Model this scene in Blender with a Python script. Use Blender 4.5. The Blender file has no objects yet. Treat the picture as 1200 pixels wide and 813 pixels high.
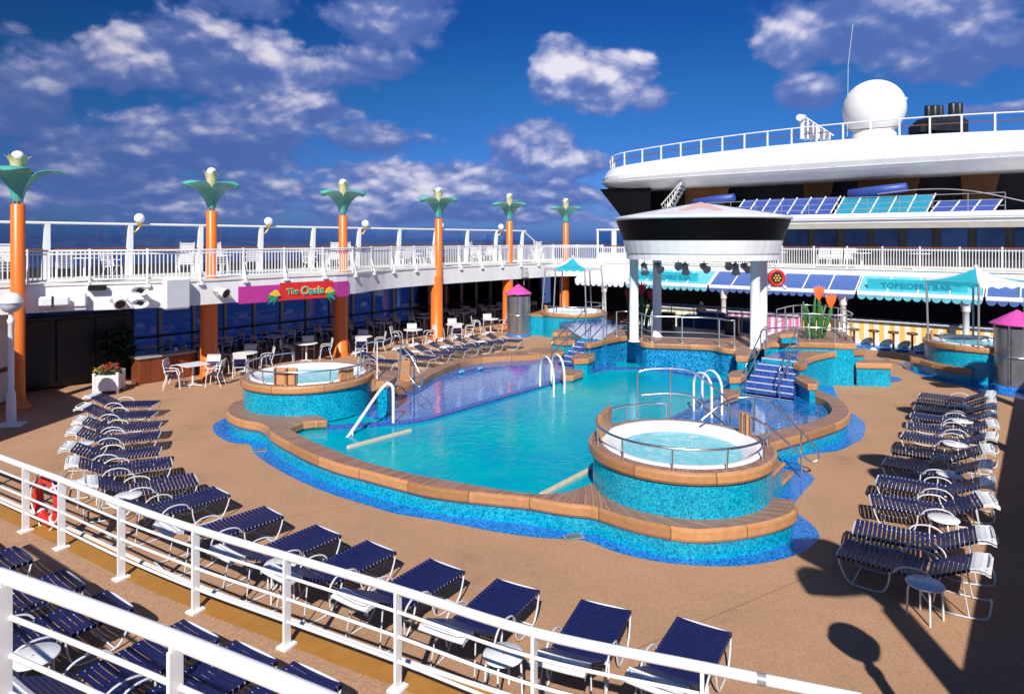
import bpy, bmesh, math, random
from mathutils import Vector, Matrix
from mathutils.geometry import tessellate_polygon
random.seed(7)
R = math.radians
scene = bpy.context.scene
C = scene.collection
EYE = 5.0
SA, CA = math.sin(R(38.5)), math.cos(R(38.5))      # ship axis, 38.5 deg to starboard of the view
HZ = 281.0                                         # eye level in the photo

def P(u, v, z=0.0):
    """point of the place at height z seen along a direction of the 1200x813 photo"""
    Y = (EYE - z) * 785.0 / (v - HZ)
    return Vector(((u - 600.0) / 785.0 * Y, Y, z))
def PY(u, v, Y):
    return Vector(((u - 600.0) / 785.0 * Y, Y, EYE - (v - HZ) / 785.0 * Y))
def W(s, t, z=0.0):
    """ship coordinates: s forward, t to starboard"""
    return Vector((s * SA + t * CA, s * CA - t * SA, z))
def Q(s, q, z=0.0):
    return W(s, q - 10.73, z)
def US(u, s, z):
    """point on athwartship line s = const at picture column u"""
    k = (u - 600.0) / 785.0
    Y = s / (CA + SA * k)
    return Vector((k * Y, Y, z))
def UT(u, t, z):
    k = (u - 600.0) / 785.0
    Y = -t / (SA - CA * k)
    return Vector((k * Y, Y, z))
AX = math.atan2(CA, SA)          # angle of ship axis in world (from +X)

# ------------------------------------------------------------------ materials
M = {}
def nmat(name):
    m = bpy.data.materials.new(name); m.use_nodes = True
    nt = m.node_tree; b = nt.nodes['Principled BSDF']
    M[name] = m
    return m, nt, b
def node(nt, t, **kw):
    n = nt.nodes.new(t)
    for k, v in kw.items():
        if k in ('operation', 'blend_type', 'data_type', 'feature', 'noise_dimensions', 'voronoi_dimensions', 'wave_type', 'bands_direction', 'sky_type', 'interpolation'):
            setattr(n, k, v)
        else:
            n.inputs[k].default_value = v
    return n
def ramp(nt, fac, stops):
    r = nt.nodes.new('ShaderNodeValToRGB')
    cr = r.color_ramp
    while len(cr.elements) < len(stops): cr.elements.new(0.5)
    for e, (p, c) in zip(cr.elements, stops):
        e.position = p; e.color = (*c, 1)
    nt.links.new(fac, r.inputs[0])
    return r.outputs[0]
def bump(nt, b, h, strength=0.3, dist=0.01):
    n = node(nt, 'ShaderNodeBump', Strength=strength, Distance=dist)
    nt.links.new(h, n.inputs['Height']); nt.links.new(n.outputs[0], b.inputs['Normal'])
def objco(nt, scale=None):
    tc = nt.nodes.new('ShaderNodeTexCoord')
    o = tc.outputs['Object']
    if scale is not None:
        mp = nt.nodes.new('ShaderNodeMapping'); mp.inputs['Scale'].default_value = scale
        nt.links.new(o, mp.inputs[0]); o = mp.outputs[0]
    return o

def paint(name, col, rough=0.4, metal=0.0, var=0.12, scale=3.0, bmp=0.0, spec=None, streak=False):
    m, nt, b = nmat(name)
    co = objco(nt, (1, 1, 0.25) if streak else None)
    n = node(nt, 'ShaderNodeTexNoise', Scale=scale, Detail=5.0, Roughness=0.65)
    nt.links.new(co, n.inputs['Vector'])
    lo = tuple(c * (1 - var) for c in col); hi = tuple(min(1, c * (1 + var * 0.6)) for c in col)
    nt.links.new(ramp(nt, n.outputs['Fac'], [(0.3, lo), (0.7, hi)]), b.inputs['Base Color'])
    rr = node(nt, 'ShaderNodeMapRange')
    rr.inputs['To Min'].default_value = max(0.02, rough - 0.1); rr.inputs['To Max'].default_value = rough + 0.12
    nt.links.new(n.outputs['Fac'], rr.inputs['Value']); nt.links.new(rr.outputs[0], b.inputs['Roughness'])
    b.inputs['Metallic'].default_value = metal
    if bmp:
        n2 = node(nt, 'ShaderNodeTexNoise', Scale=scale * 6, Detail=3.0)
        nt.links.new(co, n2.inputs['Vector']); bump(nt, b, n2.outputs['Fac'], bmp, 0.01)
    return m

paint('white_paint', (0.80, 0.80, 0.80), 0.32, var=0.10, scale=1.2, streak=True)
paint('white_gloss', (0.82, 0.82, 0.82), 0.2, var=0.04, scale=2)
paint('white_plastic', (0.76, 0.77, 0.78), 0.35, var=0.06, scale=6)
paint('cream_paint', (0.78, 0.74, 0.66), 0.4, var=0.06)
paint('pale_grey', (0.55, 0.57, 0.62), 0.4, var=0.08)
paint('grey_metal', (0.34, 0.35, 0.37), 0.4, metal=0.3, var=0.15, scale=8)
paint('tube_white', (0.62, 0.64, 0.68), 0.25, var=0.1, scale=8)
paint('chrome', (0.80, 0.81, 0.83), 0.28, metal=1.0, var=0.1, scale=6)
paint('steel_sheet', (0.42, 0.43, 0.45), 0.33, metal=0.85, var=0.25, scale=4, streak=True)
paint('dark_metal', (0.02, 0.022, 0.025), 0.35, var=0.3)
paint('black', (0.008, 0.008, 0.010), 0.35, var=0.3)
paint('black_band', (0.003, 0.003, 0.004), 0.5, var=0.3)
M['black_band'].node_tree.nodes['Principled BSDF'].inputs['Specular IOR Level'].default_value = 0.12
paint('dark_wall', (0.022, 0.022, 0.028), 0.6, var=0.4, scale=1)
paint('orange_paint', (0.82, 0.185, 0.022), 0.33, var=0.08, scale=1.5, streak=True)
paint('teal_petal', (0.09, 0.42, 0.36), 0.3, var=0.25, scale=2.5)
paint('cream_petal', (0.76, 0.68, 0.36), 0.4, var=0.12, scale=6)
paint('magenta', (0.60, 0.075, 0.36), 0.45, var=0.08, scale=3)
paint('magenta_sign', (0.50, 0.045, 0.30), 0.4, var=0.08, scale=3)
paint('sign_red', (0.66, 0.03, 0.03), 0.4, var=0.08)
paint('sign_teal', (0.02, 0.33, 0.36), 0.4)
paint('sign_yellow', (0.85, 0.55, 0.05), 0.4)
paint('sign_green', (0.03, 0.28, 0.09), 0.4)
paint('navy_strap', (0.008, 0.012, 0.080), 0.45, var=0.25, scale=12)
paint('navy_sling', (0.012, 0.016, 0.075), 0.5, var=0.25, scale=12)
paint('blue_panel', (0.035, 0.075, 0.33), 0.45, var=0.15, scale=3)
paint('turq_cloth', (0.02, 0.42, 0.52), 0.6, var=0.1, scale=3)
paint('turq_pale', (0.13, 0.50, 0.62), 0.6, var=0.12, scale=3)
paint('turq_deep', (0.012, 0.24, 0.38), 0.5)
paint('letter_teal', (0.01, 0.20, 0.36), 0.5)
paint('blue_cloth', (0.07, 0.14, 0.40), 0.6, var=0.12, scale=3)
paint('white_cloth', (0.74, 0.74, 0.80), 0.7, var=0.06, scale=3)
paint('brown_panel', (0.20, 0.085, 0.027), 0.5, var=0.25, scale=1.5)
paint('pink_panel', (0.72, 0.46, 0.40), 0.45, var=0.08)
paint('ring_red', (0.62, 0.025, 0.02), 0.4, var=0.12, scale=5)
paint('rope', (0.75, 0.73, 0.68), 0.8, var=0.1, scale=10)
paint('leaf_green', (0.03, 0.14, 0.03), 0.45, var=0.4, scale=6)
paint('leaf_dark', (0.012, 0.045, 0.014), 0.5, var=0.5, scale=6)
paint('flower_orange', (0.85, 0.14, 0.015), 0.45, var=0.2, scale=5)
paint('flower_red', (0.55, 0.02, 0.03), 0.5, var=0.3, scale=10)
paint('stool_seat', (0.18, 0.05, 0.02), 0.3, var=0.2, scale=8)
paint('granite', (0.36, 0.35, 0.33), 0.35, var=0.35, scale=60)
paint('brass', (0.70, 0.42, 0.08), 0.3, metal=0.8, var=0.1)
paint('sill_brown', (0.20, 0.065, 0.025), 0.3, var=0.2)
paint('stone_lip', (0.56, 0.50, 0.36), 0.5, var=0.15, scale=10)
paint('skin', (0.45, 0.25, 0.17), 0.5, var=0.05)
paint('black_cloth', (0.012, 0.012, 0.014), 0.8, var=0.3, scale=8)
paint('hair_dark', (0.010, 0.008, 0.007), 0.5, var=0.3, scale=20)
paint('red_wood', (0.22, 0.055, 0.022), 0.35, var=0.25, scale=3, streak=True)
paint('blue_drape', (0.02, 0.05, 0.14), 0.7, var=0.3)
paint('tub_shell', (0.82, 0.83, 0.84), 0.15, var=0.03)
paint('mustard', (0.40, 0.18, 0.03), 0.6, var=0.12, scale=6, bmp=0.15)
paint('lamp_globe', (0.86, 0.86, 0.84), 0.18, var=0.02)
paint('radome_white', (0.80, 0.80, 0.80), 0.5, var=0.04, scale=0.6)

def carpet():
    m, nt, b = nmat('deck_carpet')
    co = objco(nt)
    n1 = node(nt, 'ShaderNodeTexNoise', Scale=55.0, Detail=4.0, Roughness=0.8)
    n2 = node(nt, 'ShaderNodeTexNoise', Scale=0.55, Detail=6.0, Roughness=0.65)
    n3 = node(nt, 'ShaderNodeTexNoise', Scale=14.0, Detail=3.0, Roughness=0.7)
    for n in (n1, n2, n3): nt.links.new(co, n.inputs['Vector'])
    c1 = ramp(nt, n1.outputs['Fac'], [(0.33, (0.27, 0.145, 0.083)), (0.52, (0.45, 0.262, 0.155)), (0.68, (0.60, 0.38, 0.245))])
    c2 = ramp(nt, n2.outputs['Fac'], [(0.28, (0.76, 0.74, 0.73)), (0.42, (0.95, 0.95, 0.94)), (0.7, (1.07, 1.06, 1.05))])
    c3 = ramp(nt, n3.outputs['Fac'], [(0.3, (0.88, 0.88, 0.88)), (0.7, (1.08, 1.08, 1.08))])
    mx = node(nt, 'ShaderNodeMixRGB', blend_type='MULTIPLY', Fac=1.0)
    nt.links.new(c1, mx.inputs[1]); nt.links.new(c2, mx.inputs[2])
    mx2 = node(nt, 'ShaderNodeMixRGB', blend_type='MULTIPLY', Fac=1.0)
    nt.links.new(mx.outputs[0], mx2.inputs[1]); nt.links.new(c3, mx2.inputs[2])
    # laid in sheets: faint seams
    mp = nt.nodes.new('ShaderNodeMapping'); mp.inputs['Rotation'].default_value = (0, 0, -AX + 0.35)
    nt.links.new(co, mp.inputs[0])
    sx = nt.nodes.new('ShaderNodeSeparateXYZ'); nt.links.new(mp.outputs[0], sx.inputs[0])
    md = node(nt, 'ShaderNodeMath', operation='PINGPONG'); md.inputs[1].default_value = 3.1
    nt.links.new(sx.outputs['Y'], md.inputs[0])
    lt = node(nt, 'ShaderNodeMath', operation='LESS_THAN'); lt.inputs[1].default_value = 0.012
    nt.links.new(md.outputs[0], lt.inputs[0])
    mx3 = node(nt, 'ShaderNodeMixRGB', blend_type='MULTIPLY')
    mul = node(nt, 'ShaderNodeMath', operation='MULTIPLY'); mul.inputs[1].default_value = 0.45
    nt.links.new(lt.outputs[0], mul.inputs[0]); nt.links.new(mul.outputs[0], mx3.inputs[0])
    nt.links.new(mx2.outputs[0], mx3.inputs[1]); mx3.inputs[2].default_value = (0.4, 0.36, 0.33, 1)
    nt.links.new(mx3.outputs[0], b.inputs['Base Color'])
    b.inputs['Roughness'].default_value = 0.9
    b.inputs['Specular IOR Level'].default_value = 0.2
    bump(nt, b, n1.outputs['Fac'], 0.35, 0.01)
carpet()

def mosaic(name, cols, size=0.045, rough=0.18, grout=(0.05, 0.15, 0.22), coat=0.0, ripple=False):
    m, nt, b = nmat(name)
    co = objco(nt)
    s = node(nt, 'ShaderNodeVectorMath', operation='SCALE'); s.inputs['Scale'].default_value = 1 / size
    nt.links.new(co, s.inputs[0])
    off = node(nt, 'ShaderNodeVectorMath', operation='ADD'); off.inputs[1].default_value = (0.31, 0.27, 0.23)
    nt.links.new(s.outputs[0], off.inputs[0])
    fl = node(nt, 'ShaderNodeVectorMath', operation='FLOOR'); nt.links.new(off.outputs[0], fl.inputs[0])
    wn = nt.nodes.new('ShaderNodeTexWhiteNoise'); nt.links.new(fl.outputs[0], wn.inputs['Vector'])
    n = len(cols)
    c = ramp(nt, wn.outputs['Value'], [(i / (n - 1), cols[i]) for i in range(n)])
    n2 = node(nt, 'ShaderNodeTexNoise', Scale=1.1, Detail=4.0); nt.links.new(co, n2.inputs['Vector'])
    c2 = ramp(nt, n2.outputs['Fac'], [(0.3, (0.80, 0.84, 0.88)), (0.7, (1.1, 1.08, 1.06))])
    mx = node(nt, 'ShaderNodeMixRGB', blend_type='MULTIPLY', Fac=1.0)
    nt.links.new(c, mx.inputs[1]); nt.links.new(c2, mx.inputs[2])
    nt.links.new(mx.outputs[0], b.inputs['Base Color'])
    r = node(nt, 'ShaderNodeMapRange'); r.inputs['To Min'].default_value = rough * 0.5; r.inputs['To Max'].default_value = rough * 2.2
    nt.links.new(wn.outputs['Value'], r.inputs['Value']); nt.links.new(r.outputs[0], b.inputs['Roughness'])
    if ripple:
        nr = node(nt, 'ShaderNodeTexNoise', Scale=5.0, Detail=3.0); nt.links.new(co, nr.inputs['Vector'])
        bump(nt, b, nr.outputs['Fac'], 0.10, 0.03)
        b.inputs['Roughness'].default_value = 0.06
        for l in list(nt.links):
            if l.to_socket == b.inputs['Roughness']: nt.links.remove(l)
    else:
        # each tile tilts a hair
        bump(nt, b, wn.outputs['Value'], 0.25, 0.006)
    return m
mosaic('mosaic_turq', [(0.00, 0.15, 0.27), (0.0, 0.25, 0.41), (0.0, 0.33, 0.50), (0.004, 0.41, 0.58), (0.02, 0.47, 0.62)], 0.024)
mosaic('mosaic_deep', [(0.0, 0.07, 0.22), (0.0, 0.14, 0.36), (0.0, 0.20, 0.44), (0.01, 0.28, 0.54), (0.08, 0.45, 0.68)], 0.028)
mosaic('mosaic_blue', [(0.006, 0.06, 0.30), (0.012, 0.11, 0.46), (0.02, 0.16, 0.55), (0.03, 0.24, 0.66), (0.04, 0.30, 0.70)], 0.026)
mosaic('mosaic_purple', [(0.005, 0.04, 0.24), (0.008, 0.08, 0.35), (0.012, 0.11, 0.44), (0.03, 0.17, 0.52), (0.09, 0.27, 0.62)], 0.035, rough=0.10, ripple=True)
mosaic('mosaic_shelf', [(0.001, 0.05, 0.24), (0.003, 0.09, 0.33), (0.004, 0.13, 0.42), (0.012, 0.19, 0.50), (0.05, 0.30, 0.60)], 0.035, rough=0.10, ripple=True)
mosaic('mosaic_step', [(0.02, 0.05, 0.25), (0.03, 0.075, 0.33), (0.045, 0.11, 0.40), (0.075, 0.17, 0.47)], 0.03)

def teak(name, base, gap, along_uv=True, w=0.075, rough=0.5, gw=0.11):
    m, nt, b = nmat(name)
    tc = nt.nodes.new('ShaderNodeTexCoord')
    sx = nt.nodes.new('ShaderNodeSeparateXYZ'); nt.links.new(tc.outputs['UV'], sx.inputs[0])
    dv = node(nt, 'ShaderNodeMath', operation='DIVIDE'); dv.inputs[1].default_value = w
    nt.links.new(sx.outputs['X'], dv.inputs[0])
    fl = node(nt, 'ShaderNodeMath', operation='FLOOR'); nt.links.new(dv.outputs[0], fl.inputs[0])
    fr = node(nt, 'ShaderNodeMath', operation='FRACT'); nt.links.new(dv.outputs[0], fr.inputs[0])
    wn = nt.nodes.new('ShaderNodeTexWhiteNoise'); wn.noise_dimensions = '1D'; nt.links.new(fl.outputs[0], wn.inputs['W'])
    c = ramp(nt, wn.outputs['Value'], [(0.0, tuple(x * 0.78 for x in base)), (0.5, base), (1.0, tuple(min(1, x * 1.2) for x in base))])
    n2 = node(nt, 'ShaderNodeTexNoise', Scale=9.0, Detail=6.0, Roughness=0.7)
    mp = nt.nodes.new('ShaderNodeMapping'); mp.inputs['Scale'].default_value = (1, 1, 1)
    nt.links.new(tc.outputs['Object'], mp.inputs[0]); nt.links.new(mp.outputs[0], n2.inputs['Vector'])
    c2 = ramp(nt, n2.outputs['Fac'], [(0.3, (0.82, 0.80, 0.78)), (0.7, (1.1, 1.1, 1.1))])
    mx = node(nt, 'ShaderNodeMixRGB', blend_type='MULTIPLY', Fac=1.0)
    nt.links.new(c, mx.inputs[1]); nt.links.new(c2, mx.inputs[2])
    lt = node(nt, 'ShaderNodeMath', operation='LESS_THAN'); lt.inputs[1].default_value = gw
    nt.links.new(fr.outputs[0], lt.inputs[0])
    m3 = node(nt, 'ShaderNodeMixRGB'); nt.links.new(lt.outputs[0], m3.inputs[0])
    nt.links.new(mx.outputs[0], m3.inputs[1]); m3.inputs[2].default_value = (*gap, 1)
    nt.links.new(m3.outputs[0], b.inputs['Base Color']); b.inputs['Roughness'].default_value = rough
    bump(nt, b, lt.outputs[0], 0.4, -0.004)
    return m
teak('teak_top', (0.33, 0.185, 0.13), (0.07, 0.04, 0.03))
teak('teak_side', (0.47, 0.235, 0.105), (0.10, 0.045, 0.02), w=1.25, rough=0.35, gw=0.012)
teak('teak_block', (0.50, 0.245, 0.11), (0.12, 0.05, 0.02), w=0.16, rough=0.35, gw=0.05)

def watermat(name, c_lo, c_hi, scale, bstr, rough=0.05, foam=0.0, edge=None):
    m, nt, b = nmat(name)
    co = objco(nt)
    n = node(nt, 'ShaderNodeTexNoise', Scale=0.28, Detail=3.0, Roughness=0.6, Distortion=0.6); nt.links.new(co, n.inputs['Vector'])
    c = ramp(nt, n.outputs['Fac'], [(0.30, c_lo), (0.70, c_hi)])
    n2 = node(nt, 'ShaderNodeTexNoise', Scale=scale, Detail=4.0, Roughness=0.6, Distortion=1.2); nt.links.new(co, n2.inputs['Vector'])
    if foam:
        v = node(nt, 'ShaderNodeTexNoise', Scale=3.0, Detail=6.0, Roughness=0.75, Distortion=1.5); nt.links.new(co, v.inputs['Vector'])
        f = ramp(nt, v.outputs['Fac'], [(0.48, (0, 0, 0)), (0.72, (foam,) * 3)])
        mx = node(nt, 'ShaderNodeMixRGB'); nt.links.new(f, mx.inputs[0]); nt.links.new(c, mx.inputs[1]); mx.inputs[2].default_value = (0.75, 0.85, 0.86, 1)
        c = mx.outputs[0]
    nt.links.new(c, b.inputs['Base Color'])
    b.inputs['Roughness'].default_value = rough; b.inputs['IOR'].default_value = 1.33
    bump(nt, b, n2.outputs['Fac'], bstr, 0.05)
    return m
watermat('pool_water', (0.0, 0.27, 0.45), (0.0, 0.42, 0.43), 3.2, 0.20)
M['pool_water'].node_tree.nodes['Principled BSDF'].inputs['Specular IOR Level'].default_value = 0.22
watermat('tub_water', (0.10, 0.50, 0.60), (0.22, 0.62, 0.70), 5.0, 0.35, foam=0.55)
watermat('sea_water', (0.004, 0.022, 0.085), (0.008, 0.034, 0.12), 0.25, 0.55, rough=0.28)

def glass(name, tint, mixf=0.25, rough=0.02):
    m = bpy.data.materials.new(name); m.use_nodes = True; nt = m.node_tree
    nt.nodes.clear(); M[name] = m
    o = nt.nodes.new('ShaderNodeOutputMaterial')
    t = nt.nodes.new('ShaderNodeBsdfTransparent'); t.inputs[0].default_value = (*tint, 1)
    g = nt.nodes.new('ShaderNodeBsdfGlossy'); g.inputs['Roughness'].default_value = rough
    n = node(nt, 'ShaderNodeTexNoise', Scale=0.7, Detail=2.0)
    nt.links.new(objco(nt), n.inputs['Vector'])
    bp = node(nt, 'ShaderNodeBump', Strength=0.03, Distance=0.05); nt.links.new(n.outputs['Fac'], bp.inputs['Height']); nt.links.new(bp.outputs[0], g.inputs['Normal'])
    fr = node(nt, 'ShaderNodeFresnel', IOR=1.45)
    mx = nt.nodes.new('ShaderNodeMixShader')
    nt.links.new(fr.outputs[0], mx.inputs[0]); nt.links.new(t.outputs[0], mx.inputs[1]); nt.links.new(g.outputs[0], mx.inputs[2])
    nt.links.new(mx.outputs[0], o.inputs[0])
glass('screen_glass', (0.62, 0.78, 0.92))
glass('window_glass', (0.34, 0.46, 0.66))

def stripes(name, cols, w, axis='X', rough=0.5):
    """bands along UV x"""
    m, nt, b = nmat(name)
    tc = nt.nodes.new('ShaderNodeTexCoord')
    sx = nt.nodes.new('ShaderNodeSeparateXYZ'); nt.links.new(tc.outputs['UV'], sx.inputs[0])
    dv = node(nt, 'ShaderNodeMath', operation='DIVIDE'); dv.inputs[1].default_value = w
    nt.links.new(sx.outputs['X'], dv.inputs[0])
    fr = node(nt, 'ShaderNodeMath', operation='FRACT'); nt.links.new(dv.outputs[0], fr.inputs[0])
    n = node(nt, 'ShaderNodeTexNoise', Scale=4.0, Detail=3.0); nt.links.new(tc.outputs['UV'], n.inputs['Vector'])
    ad = node(nt, 'ShaderNodeMath', operation='MULTIPLY_ADD'); ad.inputs[1].default_value = 0.22; nt.links.new(n.outputs['Fac'], ad.inputs[0]); nt.links.new(fr.outputs[0], ad.inputs[2])
    su = node(nt, 'ShaderNodeMath', operation='SUBTRACT'); su.inputs[1].default_value = 0.11; nt.links.new(ad.outputs[0], su.inputs[0])
    c = ramp(nt, su.outputs[0], [(0.0, cols[0]), (0.42, cols[0]), (0.5, cols[1]), (0.92, cols[1]), (1.0, cols[0])])
    nt.links.new(c, b.inputs['Base Color']); b.inputs['Roughness'].default_value = rough
stripes('bar_yellow', [(0.82, 0.50, 0.13), (0.80, 0.76, 0.64)], 0.42)
stripes('bar_green', [(0.62, 0.62, 0.30), (0.76, 0.78, 0.66)], 0.42)
stripes('bar_pink', [(0.70, 0.16, 0.36), (0.80, 0.70, 0.74)], 0.34)

m_, nt_, b_ = nmat('house_glass')
n_ = node(nt_, 'ShaderNodeTexNoise', Scale=0.35, Detail=3.0); nt_.links.new(objco(nt_), n_.inputs['Vector'])
nt_.links.new(ramp(nt_, n_.outputs['Fac'], [(0.35, (0.006, 0.012, 0.04)), (0.65, (0.03, 0.065, 0.20))]), b_.inputs['Base Color']); b_.inputs['Roughness'].default_value = 0.08
# ------------------------------------------------------------------ mesh builder
class MB:
    def __init__(s):
        s.v = []; s.f = []; s.m = []; s.uv = []; s.sm = []
    def face(s, pts, mi=0, uv=None, smooth=False):
        i = len(s.v); s.v += [tuple(p) for p in pts]
        s.f.append(tuple(range(i, i + len(pts)))); s.m.append(mi)
        s.uv.append(uv if uv else [(0, 0)] * len(pts)); s.sm.append(smooth)
    def grid(s, rows, mi=0, closed=False, smooth=True, uvs=None):
        """rows: list of equally long lists of points, shared verts"""
        i = len(s.v); n = len(rows[0])
        for r in rows: s.v += [tuple(p) for p in r]
        for a in range(len(rows) - 1):
            for b in range(n if closed else n - 1):
                b2 = (b + 1) % n
                s.f.append((i + a * n + b, i + a * n + b2, i + (a + 1) * n + b2, i + (a + 1) * n + b))
                s.m.append(mi); s.sm.append(smooth)
                if uvs:
                    s.uv.append([uvs(a, b), uvs(a, b + 1), uvs(a + 1, b + 1), uvs(a + 1, b)])
                else: s.uv.append([(0, 0)] * 4)
    def box(s, c, size, rot=0.0, mi=0, bevel=0.0, mat=None, uvw=False):
        hx, hy, hz = (x / 2 for x in size)
        T = Matrix.Translation(Vector(c)) @ (mat if mat else Matrix.Rotation(rot, 4, 'Z'))
        if bevel <= 0:
            co = [(x, y, z) for x in (-hx, hx) for y in (-hy, hy) for z in (-hz, hz)]
            p = [T @ Vector(q) for q in co]
            for idx, wu in (((0, 1, 3, 2), 1), ((4, 6, 7, 5), 1), ((0, 4, 5, 1), 0), ((2, 3, 7, 6), 0), ((0, 2, 6, 4), 0), ((1, 5, 7, 3), 0)):
                s.face([p[k] for k in idx], mi, [((co[k][1] if wu else co[k][0]) + 5, co[k][2] + 5) for k in idx])
        else:
            b = min(bevel, hx * .9, hy * .9, hz * .9)
            rings = []
            def ring(ix, z):
                return [T @ Vector(q) for q in ((-hx + ix + b, -hy + ix, z), (hx - ix - b, -hy + ix, z), (hx - ix, -hy + ix + b, z), (hx - ix, hy - ix - b, z),
                                                 (hx - ix - b, hy - ix, z), (-hx + ix + b, hy - ix, z), (-hx + ix, hy - ix - b, z), (-hx + ix, -hy + ix + b, z))]
            rings = [ring(b * .8, -hz), ring(0, -hz + b), ring(0, hz - b), ring(b * .8, hz)]
            s.grid(rings, mi, closed=True, smooth=False, uvs=lambda a, b: (0.09 + 0.02 * (b % 3) + size[2] * 7.0, 0.1 * a))
            u8 = [(0.09 + size[2] * 7.0, 0.05)] * 8
            s.face(list(reversed(rings[0])), mi, u8); s.face(rings[-1], mi, u8)
    def tube(s, path, r, n=8, mi=0, closed=False, caps=True, rads=None):
        path = [Vector(p) for p in path]
        rows = []; prev = None
        L = len(path)
        for i, p in enumerate(path):
            if closed: d = path[(i + 1) % L] - path[i - 1]
            else: d = path[min(i + 1, L - 1)] - path[max(i - 1, 0)]
            d.normalize()
            if prev is None:
                up = Vector((0, 0, 1)) if abs(d.z) < 0.9 else Vector((1, 0, 0))
                x = d.cross(up).normalized()
            else:
                x = (prev - d * prev.dot(d))
                x = x.normalized() if x.length > 1e-6 else d.orthogonal().normalized()
            prev = x; y = d.cross(x)
            rr = rads[i] if rads else r
            rows.append([p + (x * math.cos(2 * math.pi * k / n) + y * math.sin(2 * math.pi * k / n)) * rr for k in range(n)])
        if closed: rows.append(rows[0])
        s.grid(rows, mi, closed=True)
        if caps and not closed:
            s.face(list(reversed(rows[0])), mi); s.face(rows[-1], mi)
    def lathe(s, prof, c=(0, 0, 0), n=24, mi=0, smooth=True, capb=False, capt=False, phase=0.0):
        c = Vector(c)
        rows = [[c + Vector((r * math.cos(2 * math.pi * k / n + phase), r * math.sin(2 * math.pi * k / n + phase), z)) for k in range(n)] for r, z in prof]
        s.grid(rows, mi, closed=True, smooth=smooth)
        if capb: s.face(list(reversed(rows[0])), mi)
        if capt: s.face(rows[-1], mi)
    def sphere(s, c, r, n=20, mi=0, sz=1.0):
        s.lathe([(max(1e-4, r * math.sin(math.pi * k / (n // 2))), -r * sz * math.cos(math.pi * k / (n // 2))) for k in range(n // 2 + 1)], c, n, mi)
    def poly(s, pts, z=None, mi=0, up=True, ang=None):
        """flat polygon (concave ok); uv = plan position turned by ang"""
        pts = [Vector((p[0], p[1], p[2] if z is None else z)) for p in pts]
        i = len(s.v); s.v += [tuple(p) for p in pts]
        ca, sa = (math.cos(ang), math.sin(ang)) if ang is not None else (1, 0)
        for t in tessellate_polygon([pts]):
            a, b, c = (pts[k] for k in t)
            if ((b - a).cross(c - a).z > 0) != up: t = (t[0], t[2], t[1])
            s.f.append(tuple(i + k for k in t)); s.m.append(mi); s.sm.append(False)
            s.uv.append([(pts[k].x * ca + pts[k].y * sa + 50, pts[k].y * ca - pts[k].x * sa + 50) for k in t])
    def wall(s, pts, z0, z1, mi=0, closed=False, smooth=False):
        pts = [Vector((p[0], p[1], 0)) for p in pts]
        if closed: pts = pts + [pts[0]]
        L = [0.0]
        for a, b in zip(pts, pts[1:]): L.append(L[-1] + (b - a).length)
        rows = [[Vector((p.x, p.y, z0)) for p in pts], [Vector((p.x, p.y, z1)) for p in pts]]
        s.grid(rows, mi, smooth=smooth, uvs=lambda a, b: (L[b], a * (z1 - z0)))
    def prism(s, pts, z0, z1, mt=0, ms=0, mb=None, ang=None, smooth=False):
        s.poly(pts, z1, mt, True, ang); s.wall(pts, z0, z1, ms, True, smooth)
        s.poly(pts, z0, ms if mb is None else mb, False)
    def build(s, name, mats, parent=None, weld=False):
        me = bpy.data.meshes.new(name)
        me.from_pydata(s.v, [], s.f)
        if isinstance(mats, str): mats = [mats]
        for k in mats: me.materials.append(M[k])
        me.polygons.foreach_set('material_index', s.m)
        me.polygons.foreach_set('use_smooth', s.sm)
        ul = me.uv_layers.new(name='UVMap')
        flat = [x for f in s.uv for c in f for x in c]
        ul.data.foreach_set('uv', flat)
        me.validate(); me.update()
        o = bpy.data.objects.new(name, me); C.objects.link(o)
        if parent is not None: o.parent = parent
        return o

def tag(o, label, cat, group=None):
    o['label'] = label; o['category'] = cat
    if group: o['group'] = group
    return o
def thing(name, label, cat, loc=(0, 0, 0), rz=0.0, group=None):
    o = bpy.data.objects.new(name, None); C.objects.link(o)
    o.empty_display_size = 0.2
    o.location = loc; o.rotation_euler = (0, 0, rz)
    return tag(o, label, cat, group)
def struct(o, kind='structure'):
    o['kind'] = kind; return o
kids = {}
def dup(root, loc, rz, label, scale=None):
    r = root.copy(); C.objects.link(r); r.location = loc; r.rotation_euler = (0, 0, rz)
    if scale: r.scale = scale
    r['label'] = label
    for ch in list(root.children):
        c = ch.copy(); C.objects.link(c); c.parent = r
        for g in list(ch.children):
            d = g.copy(); C.objects.link(d); d.parent = c
    return r
def off(o, p):
    return Vector(p) - Vector(o.location)
def smooth_path(pts, k=6, closed=False):
    """Catmull-Rom through the points"""
    pts = [Vector(p) for p in pts]; n = len(pts); out = []
    for i in range(n if closed else n - 1):
        p0 = pts[i - 1] if (i > 0 or closed) else pts[0]
        p1 = pts[i]; p2 = pts[(i + 1) % n]; p3 = pts[(i + 2) % n] if (closed or i + 2 < n) else pts[-1]
        for j in range(k):
            t = j / k
            out.append(0.5 * ((2 * p1) + (p2 - p0) * t + (2 * p0 - 5 * p1 + 4 * p2 - p3) * t * t + (3 * p1 - p0 - 3 * p2 + p3) * t ** 3))
    if not closed: out.append(pts[-1])
    return out
def resample(pts, n):
    pts = [Vector(p) for p in pts]
    L = [0.0]
    for a, b in zip(pts, pts[1:]): L.append(L[-1] + (b - a).length)
    out = []; j = 0
    for i in range(n):
        d = L[-1] * i / (n - 1)
        while j < len(L) - 2 and L[j + 1] < d: j += 1
        t = (d - L[j]) / max(1e-9, L[j + 1] - L[j])
        out.append(pts[j].lerp(pts[j + 1], min(1, max(0, t))))
    return out
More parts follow.
